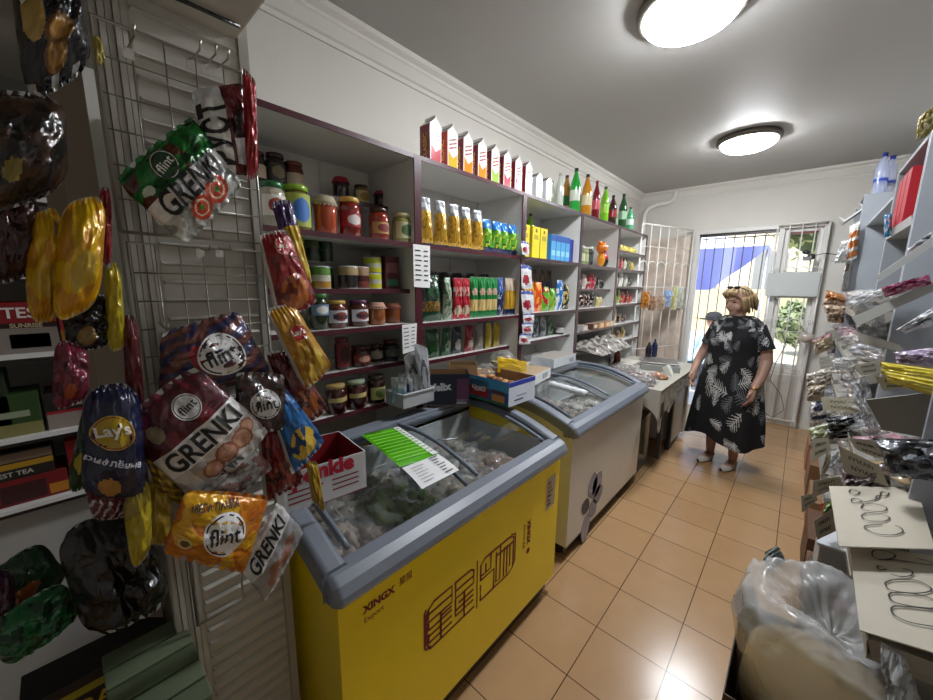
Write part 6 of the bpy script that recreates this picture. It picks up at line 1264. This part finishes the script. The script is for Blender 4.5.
# ================================================================ WOMAN
wz = -.36
wm = thing('person', (-.385, 3.93, 0), 'person in a black leaf patterned dress standing by the door, looking down to the left', 'person', rz=wz)
SK = 'b08a78'; HR = 'a8804c'
hc = V(-.005, -.02, 1.478); hd = V(-.36, -.88, -.25).normalized(); hx = hd.cross(V(0, 0, 1)).normalized(); hu = hx.cross(hd)
def H(a, b, c): return tuple(hc+hx*a+hd*b+hu*c)   # right, forward, up of head
prims = [('t', [(0, .0, .86), (0, .0, 1.0), (0, -.01, 1.14), (0, 0, 1.26)], [.18, .165, .145, .085]),
 ('t', [(-.165, .0, 1.255), (0, .0, 1.29), (.165, .0, 1.255)], [.052, .07, .052]),
 ('t', [(0, .0, 1.3), (-.015, -.01, 1.38), tuple(hc)], [.068, .058, .06]),
 ('s', H(0, -.01, .035), .098, (.86, .95, 1.0)), ('s', H(0, .03, -.025), .07, (.9, .9, 1.1)), ('s', H(0, .055, -.075), .034), ('s', H(-.035, .05, -.03), .034), ('s', H(.035, .05, -.03), .034),
 ('t', [H(0, .088, .015), H(0, .105, -.018)], [.010, .0145]), ('s', H(0, .088, -.045), .014, (1.6, 1, .6)), ('s', H(-.082, -.005, .0), .018, (.5, 1, 1.4)), ('s', H(.082, -.005, .0), .018, (.5, 1, 1.4)), ('s', H(0, .08, .035), .02, (2, .6, .5)),
 # her right arm (image left), slightly away from the body
 ('t', [(-.165, .0, 1.25), (-.215, .015, 1.14), (-.265, .02, 1.02)], [.05, .05, .042]), ('t', [(-.265, .02, 1.02), (-.275, -.05, .91), (-.26, -.12, .83)], [.043, .037, .027]),
 # her left arm (image right)
 ('t', [(.165, .0, 1.25), (.21, .02, 1.13), (.238, .02, 1.0)], [.05, .052, .044]), ('t', [(.238, .02, 1.0), (.245, -.05, .87), (.235, -.12, .77)], [.045, .038, .027]),
 # legs
 ('t', [(-.1, .0, .8), (-.1, -.0, .46), (-.1, .01, .3), (-.1, .02, .09)], [.11, .07, .052, .034]), ('t', [(.1, .0, .8), (.1, -.0, .46), (.1, .0, .3), (.1, .01, .09)], [.11, .07, .052, .034]),
 ('t', [(-.1, .03, .05), (-.1, -.08, .035)], [.036, .03]), ('t', [(.1, .02, .05), (.1, -.09, .035)], [.036, .03])]
def hand(w, d, side):
    w = Vector(w); d = Vector(d).normalized(); sd = V(0, -1, 0) if True else 0
    sd = (sd-d*sd.dot(d)).normalized(); n = d.cross(sd); out = [('t', [tuple(w), tuple(w+d*.04), tuple(w+d*.075)], [.025, .03, .028])]
    for i, L in enumerate((.062, .072, .066, .05)):
        b = w+d*.075+sd*(.024-.016*i); out.append(('t', [tuple(b), tuple(b+d*L*.45+n*side*.004), tuple(b+d*L*.8+n*side*.018), tuple(b+d*L*.95+n*side*.03)], [.0098, .009, .0085, .0075]))
    b = w+d*.02+sd*.022; out.append(('t', [tuple(b), tuple(b+sd*.02+d*.022), tuple(b+sd*.024+d*.052+n*side*.006)], [.012, .0105, .009]))
    return out
prims += hand((-.26, -.12, .83), (.08, -.35, -1), -1)+hand((.235, -.12, .77), (-.05, -.2, -1), 1)
def skc(p):
    q = p-hc; a, b, c = q.dot(hx), q.dot(hd), q.dot(hu)
    if b > .055:
        for s in (-.034, .034):
            if ((a-s)/.014)**2+((c-.018)/.006)**2 < 1: return '3c2a24'
            if ((a-s)/.019)**2+((c-.036)/.004)**2 < 1: return '6c4c38'
        if (a/.024)**2+((c+.047)/.006)**2 < 1: return '8c4c48'
    return SK
remeshed('body', prims, .0055, skc, wm, 1)
# dress : A-line body with folds, painted palm fronds
random.seed(12)
LEAF = [(random.random(), random.uniform(.02, .98), random.uniform(0, 2*PI), random.uniform(.06, .12)) for _ in range(135)]
def frond(x, y):  # x,y in metres on the cloth ; returns colour
    for lx, ly, an, s in LEAF:
        dx = x-lx*1.6; dy = y-ly*1.15
        if dx > .8: dx -= 1.6
        if dx < -.8: dx += 1.6
        if dx*dx+dy*dy > s*s*1.2: continue
        a = dx*cos(an)+dy*sin(an); b = -dx*sin(an)+dy*cos(an)
        if -.01 < a < s*1.15:
            b = abs(b); n_ = 6; hit = b < .0022 and a < s
            for k in range(n_):
                if hit: break
                a0 = s*k/n_; L_ = s*(.5*sin(PI*(k+1)/(n_+1))+.12); th_ = .95-.45*k/n_; ca, sa = cos(th_), sin(th_); t_ = (a-a0)*ca+b*sa
                if 0 < t_ < L_ and abs(-(a-a0)*sa+b*ca) < .0034*(1-t_/L_*.6): hit = True
            if hit: return 'c4c6c4' if (lx*10) % 1 > .4 else '6a6e74'
    return '121216'
prof = [(1.362, .078, .072), (1.362, .1, .086), (1.345, .14, .1), (1.315, .178, .115), (1.26, .2, .135), (1.2, .203, .155), (1.12, .205, .172), (1.02, .207, .177), (.92, .222, .185), (.8, .24, .195), (.65, .26, .21), (.5, .278, .222), (.38, .292, .232), (.27, .3, .238)]
def dress(u, v):
    t = v*(len(prof)-1); i = min(int(t), len(prof)-2); f = t-i; z, rx, ry = [prof[i][k]*(1-f)+prof[i+1][k]*f for k in range(3)]
    a = 2*PI*u; low = max(0, (1.1-z)/.85)
    k = 1+low*(.045*sin(a*9+1)+.03*sin(a*5+2))+.02*noise.noise(V(cos(a)*2, sin(a)*2, z*5))
    sq = 1.0
    x = cos(a)*rx*k; y = sin(a)*ry*k
    if y < 0: y -= .022*math.exp(-((abs(x)-.09)/.07)**2)*math.exp(-((z-1.15)/.07)**2)
    return V(x, y, z+low*.045*sin(a*3+.6)-low*.04*max(0, sin(a+.3)))
mb = MB(); mb.surf(dress, 480, 380, lambda u, v: frond(u*1.6, v*1.15), 'cloth', flip=True)
for s in (-1, 1):
    def slv(u, v, s=s):
        p0 = V(s*.145, 0, 1.28); p1 = V(s*.226, .012, 1.09); p = p0.lerp(p1, v); d = (p1-p0).normalized(); e1 = V(0, 1, 0); e2 = d.cross(e1); a = 2*PI*u; r = .065+.003*v
        return p+e1*cos(a)*r+e2*sin(a)*r*.95
    mb.surf(slv, 60, 40, lambda u, v, s=s: frond(u*.5+(.3 if s > 0 else .9), v*.25+.1), 'cloth', flip=(s < 0))
mb.build('dress', wm)
mb = MB()
def hair(u, v):
    a = 2*PI*u; ph = PI*v*.72; d = V(sin(ph)*cos(a), sin(ph)*sin(a), cos(ph)); fr = max(0, d.y)
    r = .096*(1+.05*noise.noise(V(a*3, v*9, 1)))
    if d.z < .35: r *= (1-.42*max(0, d.y)**2)
    return V(*H(d.x*r*.92, d.y*r*.98-.018, d.z*r*1.03+.036)) if True else None
def hcol(u, v): return ['8c7450', '9c8460', '77603e', 'a8926c'][int((noise.noise(V(u*60, v*3, 0))+.5)*4) % 4]
# scalp cap leaves the face open
nu, nv = 48, 22; vs = [hair(i/nu, j/nv) for j in range(nv+1) for i in range(nu+1)]; fs = []; cs = []
for j in range(nv):
    for i in range(nu):
        u, v = (i+.5)/nu, (j+.5)/nv; fy = sin(2*PI*u)
        if fy > .45 and v > .42: continue
        if fy > .0 and v > .72: continue
        a = j*(nu+1)+i; fs.append((a, a+nu+1, a+nu+2, a+1)); cs.append(hcol(u, v))
mb.add(vs, fs, cs, 'cloth', True)
for i in range(60):
    a = random.uniform(-.25*PI, 1.25*PI)+PI; 
    q = V(cos(a), sin(a), 0)
    if q.y > .55: continue
    p0 = H(q.x*.1, q.y*.1-.018, .05); p1 = H(q.x*.106, q.y*.108-.02, -.02); p2 = H(q.x*.098, q.y*.1-.02, -.085+random.uniform(-.01, .01)); mb.tube([p0, p1, p2], [.012, .011, .004], 5, random.choice(['8c7450', '9c8460', '77603e']), 'cloth')
for i in range(9):
    t = (i-4)/4; mb.tube([H(t*.05, .05, .118), H(t*.068, .082, .088), H(t*.082+.006, .084-.035*abs(t), .058-.02*abs(t))], [.012, .009, .003], 5, random.choice(['9c8460', '8c7450', 'a8926c']), 'cloth')
mb.build('hair', wm)
mb = MB()
for s in (-1, 1): mb.sphere(H(s*.036, .035, .135), .024, '141212', 'gloss', 10, sc=(1, 1, .6))
mb.tube([H(-.09, -.02, .09), H(-.06, .03, .135), H(.06, .03, .135), H(.09, -.02, .09)], .004, 5, '1c1614', 'gloss'); g_ = mb.build('glasses', wm); g_.name = 'sunglasses'
for s in (-1, 1):
    mb = MB()
    def shoe(u, v, s=s):
        L = -.155+.235*v; w = .043*(max(0, sin(PI*min(1, max(0, .06+.9*v))))**.45); a = PI*u; h = .028+.03*min(1, v*1.4) if v < .6 else .058
        return V(s*.1+cos(a)*w, L+.035*0-.02, .012+sin(a)*h*(1 if w > .005 else .3))
    mb.surf(shoe, 16, 18, 'c8c0b4', 'gloss'); mb.lathe([(.044, 0), (.044, .014)], 20, '3c342c', 'matte', (s*.1, -.05, 0), sx=.95, sy=2.35); mb.build('shoe', wm)
mb = MB(); mb.lathe([(.031, -.006), (.033, 0), (.031, .006)], 16, 'b08a4c', 'metal', (.236, -.115, .79)); mb.build('bracelet', wm)
GR = {'crisp_bag': 'bags hanging on the crisp rack', 'crouton_bag': 'bags hanging on the crisp rack', 'snack_bag': 'loose snack bags', 'jar': 'jars on the wall shelving', 'can': 'cans on the can shelf', 'tea_box': 'tea boxes on the far left shelves', 'price_card': 'handwritten price cards on the right shelving',
 'shelving_unit': 'open shelving units along the left wall', 'display_shelving': 'grey display shelving along the right wall', 'chest_freezer': 'chest freezers', 'ceiling_lamp': 'round ceiling lamps', 'food_packet': 'food packets on the wall shelving', 'food_box': 'food boxes on the wall shelving', 'wire_rack': 'wire racks for snack bags',
 'clear_bag': 'clear bags on the right trays', 'bread_bag': 'crumpled bags at the far end of the right shelving', 'dried_fruit_bag': 'dried fruit bags', 'spaghetti_packet': 'yellow spaghetti packets', 'price_list': 'price lists on the yellow freezer', 'price_note': 'price notes on the shelf posts', 'cardboard_box': 'brown cartons', 'bottle': 'bottles', 'sweets_bag': 'bags of sweets', 'pasta_bag': 'pasta bags', 'pasta_packet': 'pasta packets', 'water_bottle': 'water bottles on the end section', 'sachet': 'sachets on the shelf post', 'noodle_bag': 'bags of dried noodles', 'tray_box': 'white carton trays'}
for o in bpy.data.objects:
    if o.parent is None and 'label' in o.keys() and 'group' not in o.keys():
        g_ = GR.get(o.name.split('.')[0])
        if g_: o['group'] = g_
# ================================================================ LIGHT
w = bpy.data.worlds.new('world'); bpy.context.scene.world = w; w.use_nodes = True; nt = w.node_tree
bg = nt.nodes['Background']; sk = nt.nodes.new('ShaderNodeTexSky'); sk.sky_type = 'NISHITA'; sk.sun_disc = False; sk.sun_elevation = .9; sk.sun_rotation = 2.4; sk.air_density = 1.2; sk.dust_density = 2
nt.links.new(sk.outputs[0], bg.inputs[0]); bg.inputs[1].default_value = .24
sd = bpy.data.lights.new('sun', 'SUN'); sd.energy = 3.6; sd.angle = .02; sd.color = (1, .96, .88); so = bpy.data.objects.new('sun', sd); C.objects.link(so)
so.rotation_euler = V(-.75, -.75, 1.25).to_track_quat('Z', 'Y').to_euler()
vs_ = bpy.context.scene.view_settings; vs_.view_transform = 'Standard'; vs_.look = 'None'; vs_.gamma = 1; vs_.use_curve_mapping = False; vs_.exposure = 1.0
bpy.context.scene.cycles.max_bounces = 8; bpy.context.scene.cycles.transparent_max_bounces = 14
